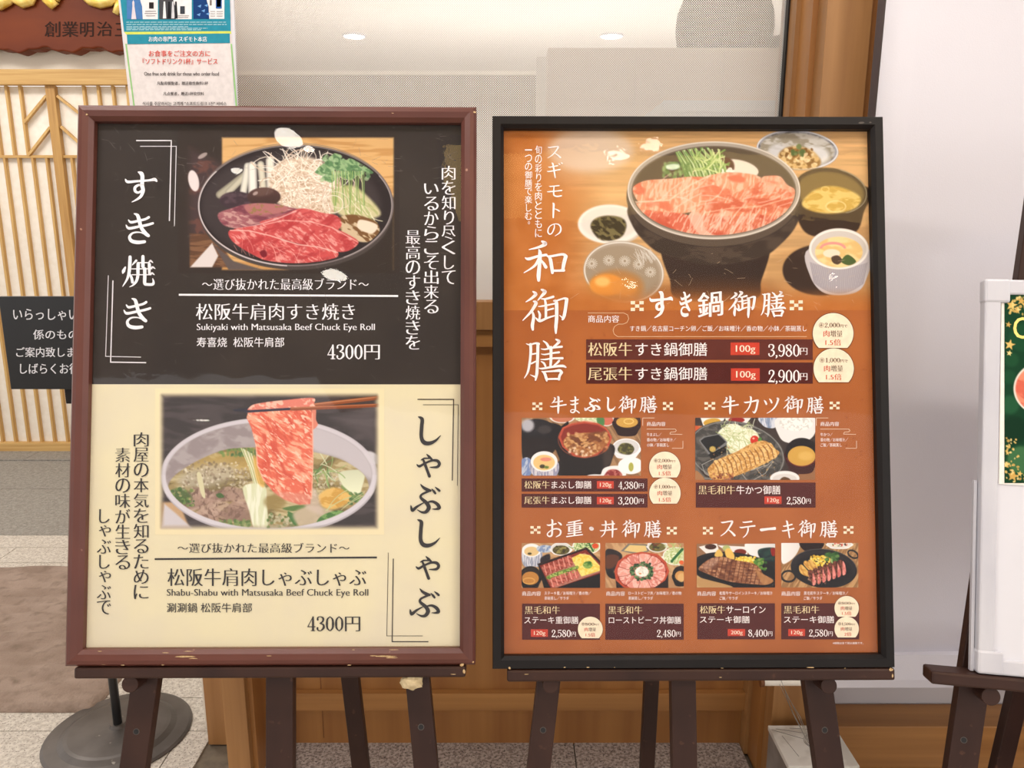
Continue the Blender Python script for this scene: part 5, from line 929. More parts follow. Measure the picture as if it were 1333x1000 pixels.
for a, b in (((61, 125), (32, 160)), ((66, 166), (38, 202)), ((75, 125), (109, 152)), ((80, 165), (112, 194))):
    A = on_y(*a, YS-.01); B_ = on_y(*b, YS-.01); V, F = bar(A, B_, .022, bw, Vector((0, 0, 1))); put('lattice_diagonal', V, F, M['shoji_wood'], d1)

# ---------------------------------------------------------------- the shop name board
nb_z0 = on_y(60, 64, YS-.14).z; nx0, nx1 = on_y(-160, 64, YS-.14).x, XD(YS-.14)-.09
nb = thing('name_board', ((nx0+nx1)/2, YS-.07, nb_z0), 'red-brown lacquered wooden shop board with gold characters above the paper doors', 'sign')
NS = 60; top = []; P = []; ph = [0, 1.3]
for i in range(NS+1):
    x = nx0+(nx1-nx0)*i/NS; P.append((x, nb_z0+.012*math.sin(i*.62)+.006*math.sin(i*1.7+1)))
ring = [(x, z) for x, z in P]+[(nx1, nb_z0+.62), (nx0, nb_z0+.62)]
V, F = prism([(x, YS-.12, z) for x, z in ring], [(x, YS-.03, z) for x, z in ring]); put('board', V, F, M['board_red'], nb, bevel=.008)
nbB = Board((0, YS-.12, nb_z0), 0, 0)
class _F: pass
for ch, bx in (('創', (58, 28, 78.5, 48)), ('業', (80.5, 28, 102, 48)), ('明', (104, 29, 122, 48)), ('治', (126, 28, 146, 47)), ('三', (149.5, 30, 168, 47)), ('十', (171, 30, 190, 47)), ('三', (193, 30, 211, 47)), ('年', (214, 30, 233, 47))):
    text(nbB, nb, ch, bx, (46, 27, 20), n=.0014, style='bold', name='carved_character')
def stroke(parent, pts, r, name='gold_character'):
    V, F = [], []; n = 10; P = [on_y(px, py, YS-.135) for px, py in pts]
    W = [r*(.55+.45*math.sin(math.pi*(i+.6)/(len(P)+.2))) for i in range(len(P))]
    for i, p in enumerate(P):
        d = (P[min(i+1, len(P)-1)]-P[max(i-1, 0)]).normalized(); s = d.cross(Vector((0, 1, 0))).normalized(); u = Vector((0, 1, 0))
        V += [p+s*math.cos(k*2*math.pi/n)*W[i]+u*math.sin(k*2*math.pi/n)*W[i]*.6 for k in range(n)]
    for j in range(len(P)-1): F += [(j*n+k, j*n+(k+1) % n, (j+1)*n+(k+1) % n, (j+1)*n+k) for k in range(n)]
    F += [tuple(range(n))[::-1], tuple(range((len(P)-1)*n, len(P)*n))]
    return put(name, V, F, M['gold'], parent, smooth=True)
stroke(nb, [(-30, -10), (-14, 0), (0, 2), (8, -2), (18, -14)], .045); stroke(nb, [(14, -16), (20, -4), (30, 1), (38, -1), (44, -10)], .04)
stroke(nb, [(54, -26), (58, -12), (63, -2), (68, 4), (72, 0)], .038); stroke(nb, [(72, 0), (78, -14), (80, -30)], .03)
stroke(nb, [(108, -8), (118, -1), (130, 2), (142, 0), (152, -8)], .036); stroke(nb, [(158, -4), (154, 8), (150, 18)], .022); stroke(nb, [(150, -14), (170, -8), (190, -2), (204, 3)], .04)

# ---------------------------------------------------------------- door mat, barrier sign
mz = .018; ma = on_z(143, 903, 0); ml0 = on_z(0, 735); 
mt = thing('door_mat', (-2.5, 2.5, 0), 'brown-grey ribbed pile door mat on the granite floor', 'mat')
x1m = ma.x; y0m, y1m = on_z(60, 921, mz).y, on_z(60, 736, mz).y; nxm, nym = 150, 110; V = []; F = []; rs = np.random.RandomState(3)
def mh(x, y):
    e = min(1, (x1m-x)/.02+.15, (y-y0m)/.02+.15, (y1m-y)/.02+.15)
    r = .5+.5*math.sin(y*95+2.2*wob(x*5, y*9)); g = wob(x*7+4, y*24)
    return mz*(e*.8)+.011*e*(r*.4+g)
wob = lambda x, y: (math.sin(x*3.1+math.sin(y*2.3))*.5+.5+math.sin(x*1.7-y*3.9)*.25)*.7
for j in range(nym+1):
    for i in range(nxm+1):
        x = x1m-2.6+2.6*i/nxm; y = y0m+(y1m-y0m)*j/nym; V.append((x, y, mh(x, y)))
n0 = len(V)
F = [(j*(nxm+1)+i, j*(nxm+1)+i+1, (j+1)*(nxm+1)+i+1, (j+1)*(nxm+1)+i) for j in range(nym) for i in range(nxm)]
edge = [i for i in range(nxm+1)]+[(j)*(nxm+1)+nxm for j in range(1, nym+1)]+[nym*(nxm+1)+i for i in range(nxm-1, -1, -1)]+[j*(nxm+1) for j in range(nym-1, 0, -1)]
for e in edge: V.append((V[e][0], V[e][1], .0005))
F += [(edge[k], edge[(k+1) % len(edge)], n0+(k+1) % len(edge), n0+k) for k in range(len(edge))]
put('pile', V, F, M['mat'], mt, smooth=True)

pb = on_z(154, 947, .02); YSN = pb.y
sg = thing('floor_sign', (pb.x, pb.y, 0), 'black sign board with white Japanese greeting on a pole behind the brown framed poster', 'sign')
V, F = lathe((pb.x, pb.y, 0), [(.188, .0005), (.19, .004), (.182, .008), (.150, .011), (.135, .019), (.125, .0205), (.06, .024), (.022, .026), (.018, .034)], 64); put('base_disc', V, F, M['iron'], sg, smooth=False)
V, F = cyl((pb.x, pb.y, .03), (pb.x, pb.y, 1.0), .0115); put('pole', V, F, M['black_plastic'], sg, smooth=False)
sy = YSN-.02; a0 = on_y(8, 384, sy); zt_ = on_y(60, 386, sy).z; zb_ = on_y(60, 507, sy).z; sx_l = on_y(9, 470, sy).x; sx_r = 2*pb.x-sx_l
box('sign_panel', (sx_l, sy, zb_), (sx_r, sy+.012, zt_), M['black_plastic'], sg, .002)
box('sign_bracket', (pb.x-.03, sy+.012, zb_-.04), (pb.x+.03, sy+.03, zb_+.05), M['black_frame'], sg, .002)
sgB = Board((pb.x, sy, zb_), 0, 0)
for t, x0, y0, x1, y1 in (('いらっしゃいませ', 17, 402, 131, 417), ('係のものが', 43, 429, 118, 442), ('ご案内致しますので', 21, 452, 138, 465), ('しばらくお待ち下さい', 26, 473, 156, 487)):
    text(sgB, sg, t, (x0, y0, x1, y1), (226, 226, 232), n=.0012, style='bold')

# ---------------------------------------------------------------- boards on easels
def frame_rails(bd, W_o, H_o, rw, rd, m, parent, proud=.0):
    """four mitred rails, profile in (inset, height)"""
    prof = [(0, -.012), (0, rd*.72), (rw*.16, rd*.95), (rw*.4, rd), (rw*.75, rd*.86), (rw, rd*.55), (rw, -.004)] if m is M['brown_frame'] else [(0, -.012), (0, rd*.92), (.001, rd), (rw*.72, rd), (rw, rd*.6), (rw, -.004)]
    c = [(-W_o/2, 0), (W_o/2, 0), (W_o/2, H_o), (-W_o/2, H_o)]; inn = [(1, 1), (-1, 1), (-1, -1), (1, -1)]
    for i in range(4):
        j = (i+1) % 4
        P = [bd.w(c[i][0]+inn[i][0]*d, c[i][1]+inn[i][1]*d, h) for d, h in prof]; Q = [bd.w(c[j][0]+inn[j][0]*d, c[j][1]+inn[j][1]*d, h) for d, h in prof]
        V, F = prism(P, Q); put('frame_rail', V, F, m, parent)
def chips(bd, parent, pts, n, m=None):
    for k, (px, py, w, h) in enumerate(pts):
        P = []; q = 7
        for i in range(q):
            a = i*2*math.pi/q; r = random.uniform(.6, 1.1); P.append(bd.uv(px+w/2*r*math.cos(a), py+h/2*r*math.sin(a), n))
        put_flat('worn_chip', [bd.w(u, v, n) for u, v in P], [tuple(range(q))], m or M['chip'], parent, bd)
def framed(bd, name, label, rw, rd, m, H_o=.89, W_o=.64):
    t = thing(name, bd.b, label, 'poster'); frame_rails(bd, W_o, H_o, rw, rd, m, t)
    sh_ = thing('poster_sheet', bd.b); sh_.parent = t; sh_.location = (0, 0, 0)
    # the sheet itself is a mesh so that its prints are sub-parts
    bpy.data.objects.remove(sh_); 
    g = .002; P = [bd.w(u, v, 0) for u, v in ((-W_o/2+g, g), (W_o/2-g, g), (W_o/2-g, H_o-g), (-W_o/2+g, H_o-g))]; Q = [p-bd.N*.004 for p in P]
    V, F = prism(P, Q); sheet = put('poster_sheet', V, F, flat((60, 52, 48)), t)
    return t, sheet
def glaze(bd, t, m, W_o, H_o, n=.004, g=.012):
    P = [bd.w(u, v, n) for u, v in ((-W_o/2+g, g), (W_o/2-g, g), (W_o/2-g, H_o-g), (-W_o/2+g, H_o-g))]
    put('glazing', P, [(3, 2, 1, 0)], m, t)
def easel(bd, name, label, legs, rear, tray, pegs, holes, top=.86, lw=.027, hinge_u=0, group=None, third=False):
    """bd: plane of the board that stands on it; legs given as photo points ((x,y) at two heights, width px)"""
    t = thing(name, (bd.b.x, bd.b.y+.1, 0), label, 'easel')
    nL = -.035
    up = bd.N
    for (a, b_, wpx, z_top) in legs:
        A = bd.uv(a[0], a[1], nL); B_ = bd.uv(b_[0], b_[1], nL); du = (A[0]-B_[0])/(A[1]-B_[1])
        wid = wpx/F_PX*(bd.w(A[0], A[1], nL)-Vector((0, 0, CAMZ))).dot(cam_ray(666.5, 500).normalized())
        def P(v): return bd.w(A[0]+du*(v-A[1]), v, nL)
        v0 = A[1]-P(A[1]).z/bd.U.z; V, F = bar(P(v0), P(z_top), wid, .022, up); put('leg', V, F, M['easel'], t, bevel=.0018)
    # rear leg
    hg = bd.w(hinge_u, top-.04, nL-.03); q = on_y(rear[0][0], rear[0][1], rear[1]); d = q-hg; ft = hg+d*(hg.z/(hg.z-q.z))
    V, F = bar(ft, hg, rear[2], .022, Vector((0, -1, .2))); put('rear_leg', V, F, M['easel'], t, bevel=.0018)
    V, F = bar(bd.w(hinge_u-.11, top-.06, nL-.016), bd.w(hinge_u+.11, top-.06, nL-.016), .04, .012, up); put('hinge_block', V, F, M['easel'], t, bevel=.001)
    # tray: ledge plus raised lip
    (x0, x1, yt, yb) = tray
    a = bd.uv(x0, yt, .018); b_ = bd.uv(x1, yt, .018); c = bd.uv(x0, yb, .018); h = a[1]-c[1]; u0, u1 = a[0], b_[0]; vt = -.0015
    P = [bd.w(u0, vt, .018), bd.w(u0, vt-h, .018), bd.w(u0, vt-h, -.024), bd.w(u0, vt, -.024)]; Q = [p+bd.R*(u1-u0) for p in P]
    V, F = prism(P, Q); put('tray', V, F, M['easel'], t, bevel=.0035)
    for px, py, r in pegs:
        u, v = bd.uv(px, py, .012); V, F = cyl(bd.w(u, v, -.03), bd.w(u, v, .010), r*.9, r*.9, 28); pg = put('peg', V, F, M['easel'], t, bevel=.0012)
    for px, py in holes:
        u, v = bd.uv(px, py, -.023); V, F = cyl(bd.w(u, v, -.026), bd.w(u, v, -.0236), .0042, n=16); put('peg_hole', V, F, M['black_plastic'], t)
        rim = []; 
        V, F = cyl(bd.w(u, v, -.026), bd.w(u, v, -.0238), .0052, n=16); put('hole_rim', V, F, M['chip'] if False else M['iron'], t)
    return t
BL = Board((-.378, 1.108, .713), .012, math.radians(14.3), -.003)
BR = Board((.289, 1.124, .699), .009, math.radians(14.4), -.001)
w0 = on_y(1272, 874, 1.10)
yawW = math.radians(-9.8)
BWd = Board(w0, yawW, math.radians(14.3), 0); BWd.b = w0
eL = easel(BL, 'easel', 'dark brown wooden easel under the brown framed poster with a wad of tape on it',
      [((192, 882), (176, 998), 34, .80), ((366, 884), (366, 998), 35, .86), ((544, 882), (555, 998), 31, .80)], ((470, 998), 1.47, .036), (96, 606, 864, 879), [(168, 892, .0145)], [(177, 953), (548, 947)])
u, v = BL.uv(535.5, 888, .008)
bm = bmesh.new(); bmesh.ops.create_icosphere(bm, subdivisions=3, radius=1)
for vv in bm.verts:
    k = 1+.22*math.sin(vv.co.x*5+1)*math.cos(vv.co.z*6)+.12*math.sin(vv.co.y*11+vv.co.x*7); vv.co = Vector((vv.co.x*.0165*k, vv.co.y*.009, vv.co.z*.0125*k))
V = [BL.w(u, v, .006)+vv.co for vv in bm.verts]; F = [tuple(q.index for q in f.verts) for f in bm.faces]; bm.free()
o = put('tape_wad', V, F, M['tape'], eL); o['label'] = 'cream masking tape wad over the peg'
eR = easel(BR, 'easel', 'dark brown wooden easel with two round pegs under the black framed orange menu',
      [((714, 884), (701, 998), 30, .80), ((888, 884), (890, 998), 32, .86), ((1062, 884), (1078, 998), 36, .80)], ((842, 998), 1.47, .030), (660, 1165.5, 867, 883), [(717, 893, .0145), (1080, 894, .0145)], [(707, 951), (1074, 951)])
eW = easel(BWd, 'easel', 'dark brown wooden easel at the right edge carrying the white framed board',
      [((1265, 890), (1249.5, 998), 36, .84), ((1560, 900), (1571, 998), 36, .84)], ((1302, 998), 1.40, .036), (1213, 1640, 870, 887), [(1291, 908, .0155)], [(1255, 964)], top=.92, hinge_u=.27)
chips(BL, eL, [(601, 866, 8, 5), (604, 874, 4, 8), (160, 866, 6, 1.2), (135, 865, 7, 1.2), (212, 866, 5, 1.2), (455, 866, 6, 1.4), (590, 878, 8, 1.4)], .0186)
chips(BR, eR, [(1160, 872, 7, 5), (1162, 880, 3, 6), (663, 870, 4, 4), (735, 869, 4, 1.4), (765, 869, 5, 1.4), (1055, 869, 12, 1.6), (800, 869, 3, 1), (940, 870, 4, 1), (1100, 870, 3, 1.4), (938, 882, 4, 1.2), (685, 878, 8, 1)], .0186)

# ---- left framed poster
tL, sL = framed(BL, 'framed_poster', 'brown framed poster, black sukiyaki half above a cream shabu-shabu half', .0245, .02, M['brown_frame'])
wh = (240, 238, 244); bk = (34, 26, 24)
vs_ = BL.uv(355, 500.5)[1]
quv(BL, sL, -.305, vs_, .305, .875, 'black_print', mat('black_print', (44, 37, 35), .5, (54, 46, 42), (9, 9, 9), th=(.3, .75), spec=.2))
quv(BL, sL, -.305, .015, .305, vs_, 'cream_print', mat('cream_print', (230, 220, 184), .7, (223, 213, 186), (10, 10, 10), th=(.35, .7), spec=.2))
photo(BL, sL, paint_sukiyaki()); photo(BL, sL, paint_shabu())
for ch, bx in (('す', (162.5, 223, 205, 263.5)), ('き', (163.5, 277.5, 200.5, 318)), ('焼', (158.5, 332, 202.5, 374)), ('き', (160.7, 388, 197, 429))): brush(BL, sL, ch, bx, wh)
for pts, w in (([(178, 183), (223, 183), (220.5, 287)], 1.5), ([(183, 190.5), (229.5, 190.5), (227, 294)], .9), ([(141, 359), (137.5, 464), (183, 465)], .9), ([(147, 366), (144, 471.5), (189.5, 472.2)], 1.5)): pline(BL, sL, pts, w, (226, 222, 228))
vtext(BL, sL, '肉を知り尽くして', 575, 593, 216, 370, wh); vtext(BL, sL, 'いるからこそ出来る', 552, 571, 237, 408, wh); vtext(BL, sL, '最高のすき焼きを', 528, 547, 300, 455, wh)
text(BL, sL, '〜選び抜かれた最高級ブランド〜', (263, 362.5, 480, 377.5), wh); pline(BL, sL, [(234, 383.8), (517, 385.4)], 2.5, wh)
text(BL, sL, '松阪牛肩肉すき焼き', (255, 395, 462, 416.5), wh); text(BL, sL, 'Sukiyaki with Matsusaka Beef Chuck Eye Roll', (256, 421.5, 488, 432.5), wh)
text(BL, sL, '寿喜烧  松阪牛肩部', (256, 439, 370, 452), wh, style='plain'); price(BL, sL, '4300', (426, 448.5, 472, 468), wh); text(BL, sL, '円', (474, 449, 494.5, 468), wh)
y = 542
for ch, bx in (('し', (544, 542, 574, 580)), ('ゃ', (542, 591, 574, 622)), ('ぶ', (534, 630, 574, 669)), ('し', (543, 676, 573, 713)), ('ゃ', (541, 724, 573, 755)), ('ぶ', (533, 766, 573, 804))): brush(BL, sL, ch, bx, bk)
for pts, w in (([(544, 520), (590.5, 520), (588.8, 625)], 1.3), ([(551, 527), (596.5, 527), (595.3, 632)], .7), ([(505.5, 720), (503.5, 828), (550, 828)], .7), ([(512, 728), (510.5, 835.5), (557, 835.5)], 1.3)): pline(BL, sL, pts, w, (60, 48, 40))
vtext(BL, sL, '肉屋の本気を知るために', 174, 193.5, 563, 780, bk); vtext(BL, sL, '素材の味が生きる', 150, 169.5, 583, 741.5, bk); vtext(BL, sL, 'しゃぶしゃぶで', 126, 144.5, 663, 800, bk)
text(BL, sL, '〜選び抜かれた最高級ブランド〜', (231, 707, 455, 720), bk); pline(BL, sL, [(202.5, 728), (489.5, 725.8)], 2.3, bk)
text(BL, sL, '松阪牛肩肉しゃぶしゃぶ', (218, 740, 477, 763), bk); text(BL, sL, 'Shabu-Shabu with Matsusaka Beef Chuck Eye Roll', (217, 767, 479.5, 778.5), bk)
text(BL, sL, '涮涮鍋 松阪牛肩部', (217, 785, 328, 797.5), bk, style='plain'); price(BL, sL, '4300', (400, 802.5, 447, 822), bk); text(BL, sL, '円', (449, 803, 469, 822), bk)
glaze(BL, tL, M['glaze_left'], .64, .89)
def scratches(bd, parent, n_, bx, col, seed):
    rg = random.Random(seed); V = []; F = []
    for i in range(n_):
        x, y = rg.uniform(bx[0], bx[2]), rg.uniform(bx[1], bx[3]); a = rg.gauss(.3, .7); L = rg.uniform(2, 14); w = rg.uniform(.1, .28); P = [(x, y)]
        for j in range(3): a += rg.gauss(0, .15); P.append((P[-1][0]+L/3*math.cos(a), P[-1][1]+L/3*math.sin(a)))
        for (xa_, ya_), (xb_, yb_) in zip(P[:-1], P[1:]):
            l = math.hypot(xb_-xa_, yb_-ya_); nx, ny = -(yb_-ya_)/l*w/2, (xb_-xa_)/l*w/2; b0 = len(V)
            for px, py in ((xa_+nx, ya_+ny), (xb_+nx, yb_+ny), (xb_-nx, yb_-ny), (xa_-nx, ya_-ny)):
                u, v = bd.uv(px, py, .0042); V.append(bd.w(u, v, .0042))
            F.append((b0, b0+1, b0+2, b0+3))
    put_flat('surface_scratches', V, F, flat(col), parent, bd)['kind'] = 'stuff'
scratches(BL, tL, 110, (130, 165, 590, 250), (128, 120, 118), 1); scratches(BL, tL, 80, (130, 250, 590, 490), (112, 104, 102), 2)
chips(BL, tL, [(500, 854.5, 34, 3), (510, 856.5, 16, 2), (486, 853.8, 10, 1.6), (350, 854, 8, 1), (240, 855, 30, 2.5), (252, 857.5, 16, 2), (215, 850, 10, 1.2), (245, 848, 14, 1.3), (130, 848, 6, 1.2), (460, 846, 5, 1), (512, 846, 16, 1), (616, 862, 3, 3), (618, 146, 4, 4), (511, 146.5, 4, 3), (113, 149, 3, 3)], .0193)

# ---- right framed poster
tR, sR = framed(BR, 'framed_poster', 'black framed orange menu poster with a hot pot photo and set meals', .0185, .018, M['black_frame'])
quv(BR, sR, -.308, .012, .308, .878, 'orange_print', mat('orange_print', (178, 103, 52), .7, (162, 89, 42), (9, 9, 9), th=(.3, .7), detail=6, spec=.15, speck=((146, 76, 34), 110, .66, .8)))
photo(BR, sR, paint_nabe())
WH = (244, 234, 234); GD = (226, 206, 164); D1 = (92, 42, 34); D2 = (78, 28, 25); RD = (196, 62, 44); CR = (240, 224, 198)
for ch, bx in (('ス', (712.5, 190, 730.5, 206)), ('ギ', (712, 211, 732.5, 232)), ('モ', (712, 241, 732, 256.5)), ('ト', (719, 264, 729, 284)), ('の', (712.5, 291, 731, 307.5))): brush(BR, sR, ch, bx, WH, bold=1.2)
vtext(BR, sR, '旬の彩りを肉とともに', 696.5, 705.3, 189.5, 309, WH, style='plain'); vtext(BR, sR, '一つの御膳で楽しむ。', 683.3, 692.6, 190.5, 297, WH, style='plain')
for ch, bx in (('和', (681.5, 313, 739, 367)), ('御', (680, 376, 740, 435)), ('膳', (682, 441, 737.5, 497))): brush(BR, sR, ch, bx, WH)
def icon(x0, y0, x1, y1):
    w, h = (x1-x0)/3, (y1-y0)/3; V = []; F = []
    for i, j in ((0, 0), (2, 0), (1, 1), (0, 2), (2, 2)):
        b0 = len(V)
        for a, c in ((x0+i*w, y0+j*h), (x0+(i+1)*w, y0+j*h), (x0+(i+1)*w, y0+(j+1)*h), (x0+i*w, y0+(j+1)*h)):
            u, v = BR.uv(a, c, .0011); V.append(BR.w(u, v, .0011))
        F.append((b0+3, b0+2, b0+1, b0))
    put_flat('checker_emblem', V, F, flat(CR), sR, BR)
for q in ((821, 392, 838, 405), (1028, 391, 1045, 404), (693, 524, 706, 534), (863, 523.5, 876, 534), (917, 523.5, 931, 533.5), (1080, 523, 1093, 533), (690.5, 685, 703.5, 695), (868, 686, 881, 696), (915, 686, 928, 696), (1098, 685, 1111, 695)): icon(*q)
def heading(ox, oy, k, L):
    for ch, a, b_, c, d in L:
        bx = (ox+a/k, oy+b_/k, ox+c/k, oy+d/k)
        if ch in BRUSH: brush(BR, sR, ch, bx, WH, bold=1.3)
        else: text(BR, sR, ch, bx, WH, style='brush')
heading(840, 375, 7.016, (('す', 38, 30, 252, 275), ('き', 313, 35, 425, 262), ('鍋', 478, 30, 712, 268), ('御', 760, 28, 1008, 275), ('膳', 1055, 28, 1283, 268)))
heading(660, 500, 5.554, (('牛', 310, 88, 430, 215), ('ま', 455, 90, 525, 212), ('ぶ', 560, 95, 675, 200), ('し', 720, 95, 785, 198), ('御', 805, 85, 935, 215), ('膳', 958, 85, 1085, 210)))
heading(880, 500, 5.332, (('牛', 315, 82, 435, 210), ('カ', 470, 85, 575, 205), ('ツ', 610, 95, 715, 205), ('御', 745, 82, 880, 208), ('膳', 905, 85, 1025, 208)))
heading(660, 670, 5.2625, (('お', 272, 32, 375, 155), ('重', 405, 35, 520, 155), ('・', 565, 85, 592, 108), ('丼', 635, 40, 755, 158), ('御', 785, 35, 910, 162), ('膳', 938, 38, 1058, 160)))
heading(890, 670, 5.127, (('ス', 245, 40, 345, 145), ('テ', 372, 42, 478, 155), ('ー', 508, 85, 615, 110), ('キ', 655, 40, 738, 158), ('御', 762, 35, 880, 158), ('膳', 908, 38, 1028, 155)))
text(BR, sR, '商品内容', (765.5, 410.5, 806, 420), WH, style='plain'); text(BR, sR, 'すき鍋／名古屋コーチン卵／ご飯／お味噌汁／香の物／小鉢／茶碗蒸し', (820, 424, 1050, 431.5), WH, style='plain')
pline(BR, sR, [(765.5, 407.5), (812, 407.5), (817, 410), (818.5, 415), (816, 420), (811, 422), (805, 422), (800, 425), (798, 430), (799.5, 435), (804, 438.3), (1050, 438.3)], .6, (226, 196, 160))
def bar_(x0, y0, x1, y1, c=D2): quad(BR, sR, (x0, y0, x1, y1), c, .0006)
def tagbox(x0, y0, x1, y1, t): quad(BR, sR, (x0, y0, x1, y1), RD, .0008, 'weight_tag'); w = x1-x0; text(BR, sR, t, (x0+w*.18, y0+(y1-y0)*.22, x1-w*.14, y1-(y1-y0)*.08), (246, 226, 206))
def badge(x0, y0, x1, y1, a, b_, k):
    cx, r = (x0+x1)/2, (x1-x0)/2; cy = y0+r; P = []
    for i in range(41):
        an = math.radians(-220+i*260/40); x, y = cx+r*math.cos(an), cy+r*math.sin(an)
        if y <= y1+.01: P.append((x, y))
    hw = math.sqrt(max(0, r*r-(y1-cy)**2)); P = [(cx-hw, y1)]+[p for p in P if p[1] < y1-.3]+[(cx+hw, y1)]
    polyp(BR, sR, [((x-cx)*1.03+cx, (y-cy)*1.03+cy) for x, y in P][::-1], (92, 50, 34), .0010, 'badge_outline'); polyp(BR, sR, P[::-1], CR, .0012, 'price_badge')
    H = y1-y0; X_ = lambda f: x0+(x1-x0)*f
    price(BR, sR, a[1:], (X_(.29), y0+H*.28, X_(.66), y0+H*.415), (92, 60, 40), .0015); text(BR, sR, '+', (X_(.175), y0+H*.3, X_(.245), y0+H*.39), (92, 60, 40), .0015, 'plain'); q_ = [(X_(.21)+H*.065*math.cos(k_*math.pi/8), y0+H*.345+H*.065*math.sin(k_*math.pi/8)) for k_ in range(17)]; pline(BR, sR, q_, .35, (92, 60, 40), .0015); text(BR, sR, '円で', (X_(.67), y0+H*.33, X_(.85), y0+H*.42), (92, 60, 40), .0015, 'plain')
    text(BR, sR, '肉', (X_(.26), y0+H*.5, X_(.41), y0+H*.68), (200, 70, 44), .0015); text(BR, sR, '増量', (X_(.43), y0+H*.5, X_(.73), y0+H*.68), (92, 60, 40), .0015); text(BR, sR, b_, (X_(.31 if len(b_) > 2 else .4), y0+H*.75, X_(.7), y0+H*.93), (206, 84, 54), .0015)
bar_(763, 441.8, 1058, 468.5, D1); bar_(763, 472, 1058, 499.5, D2)
text(BR, sR, '松阪牛', (765.5, 446, 823, 463.5), GD); text(BR, sR, 'すき鍋御膳', (827, 446, 920.5, 463.5), WH, style='plain'); text(BR, sR, '尾張牛', (765.5, 478, 823, 495), GD); text(BR, sR, 'すき鍋御膳', (827, 478, 920.5, 495), WH, style='plain')
tagbox(951, 446, 988.6, 462.3, '100g'); tagbox(951.5, 479.6, 989, 495.7, '100g')
price(BR, sR, '3,980', (1000, 448, 1041, 464.5), WH); text(BR, sR, '円', (1041.5, 453, 1051, 462), WH); price(BR, sR, '2,900', (1000, 481.5, 1041, 498), WH); text(BR, sR, '円', (1041.5, 486, 1051, 495), WH)
badge(1058, 407.6, 1111, 453, '⊕2,000', '1.5倍', 0); badge(1059, 453.6, 1111.5, 497.7, '⊕1,000', '1.5倍', 0)
for f in (paint_mabushi, paint_katsu, paint_jyu, paint_roast, paint_sirloin, paint_steak): photo(BR, sR, f(), .0008)
bar_(679, 623, 843, 640, D2); bar_(679, 643, 843, 661, D2)
text(BR, sR, '松阪牛', (682.5, 626.2, 715.5, 636.2), GD); text(BR, sR, 'まぶし御膳', (718, 626.2, 770, 636.2), WH, style='plain'); text(BR, sR, '尾張牛', (682.5, 646.4, 715.5, 656.2), GD); text(BR, sR, 'まぶし御膳', (718, 646.4, 770, 656.2), WH, style='plain')
tagbox(777, 626.4, 799, 636.2, '120g'); tagbox(777, 647, 799, 656.6, '120g')
for y0, p in ((627, '4,380'), (647, '3,200')): price(BR, sR, p, (804.8, y0, 830.5, y0+9.8), WH); text(BR, sR, '円', (831.5, y0+2.6, 838, y0+8.6), WH)
badge(845, 588, 885.8, 621.7, '⊕2,000', '1.5倍', 0); badge(845.2, 622, 886, 655.8, '⊕1,000', '1.5倍', 0)
def side(x, y, L):
    text(BR, sR, '商品内容', (x, y, x+24.3, y+5.6), WH, style='plain')
    pline(BR, sR, [(x-5.3, y+5), (x-5.3, y-5), (x+10, y-5)], .5, CR); pline(BR, sR, [(x, y+9.5), (x+37, y+9.5), (x+38.5, y+11.5), (x+37, y+13), (x+31, y+13.5), (x+30, y+16), (x+46, y+16.5)], .5, CR); pline(BR, sR, [(x+33, y+34.5), (x+47, y+34.5), (x+47, y+25)], .5, CR)
    for i, (t, w) in enumerate(L): text(BR, sR, t, (x, y+14.3+i*6.8, x+w, y+19+i*6.8), WH, style='plain')
side(842, 549.2, [('牛まぶし／', 19), ('香の物／お味噌汁／', 38), ('小鉢／茶碗蒸し', 29)]); side(1068, 549.2, [('牛かつ／', 16), ('香の物／お味噌汁／', 36), ('ご飯／茶碗蒸し', 28)])
bar_(905.7, 628.3, 1061.7, 661, D2); text(BR, sR, '黒毛和牛', (909, 632.2, 957, 643.6), GD); text(BR, sR, '牛かつ御膳', (958.5, 632.2, 1016, 643.6), WH, style='plain'); tagbox(995, 646.4, 1017.4, 656.2, '120g'); price(BR, sR, '2,580', (1024, 647, 1048.5, 656.6), WH); text(BR, sR, '円', (1049.3, 649.6, 1055.3, 655.6), WH)
for x, t1, w1, t2, w2 in ((679.6, 'ステーキ重／お味噌汁／香の物／', 61, '茶碗蒸し／サラダ', 32), (789, 'ローストビーフ丼／お味噌汁／香の物', 69, '茶碗蒸し／サラダ', 32), (907.6, '松阪牛サーロインステーキ／お味噌汁', 69, 'ご飯／サラダ', 24), (1017.3, '黒毛和牛ステーキ／お味噌汁／', 58, 'ご飯／サラダ', 24)):
    text(BR, sR, '商品内容', (x, 770, x+24.5, 775.8), WH, style='plain'); text(BR, sR, t1, (x+29, 770, x+29+w1, 774.7), WH, style='plain'); text(BR, sR, t2, (x+29, 776.6, x+29+w2, 781.2), WH, style='plain')
bar_(679.6, 786, 781, 833); bar_(788, 786, 890, 833); bar_(907.7, 785.5, 1008.8, 832.5); bar_(1017, 785.5, 1118.6, 832.5)
text(BR, sR, '黒毛和牛', (683, 789.3, 729, 799.3), GD); text(BR, sR, 'ステーキ重御膳', (682.5, 802.6, 753, 812.2), WH, style='plain'); tagbox(691, 819.4, 713.2, 829.2, '120g'); price(BR, sR, '2,580', (718, 820, 743, 829.6), WH); text(BR, sR, '円', (743.8, 822.8, 749.6, 828.8), WH); badge(752.3, 803, 784.6, 831, '⊕800', '1.5倍', 0)
text(BR, sR, '黒毛和牛', (791.8, 789.3, 836, 799.3), GD); text(BR, sR, 'ローストビーフ丼御膳', (792.5, 802.6, 886.7, 812.2), WH, style='plain'); price(BR, sR, '2,480', (855, 820, 879.5, 829.6), WH); text(BR, sR, '円', (880.3, 822.8, 886.2, 828.8), WH)
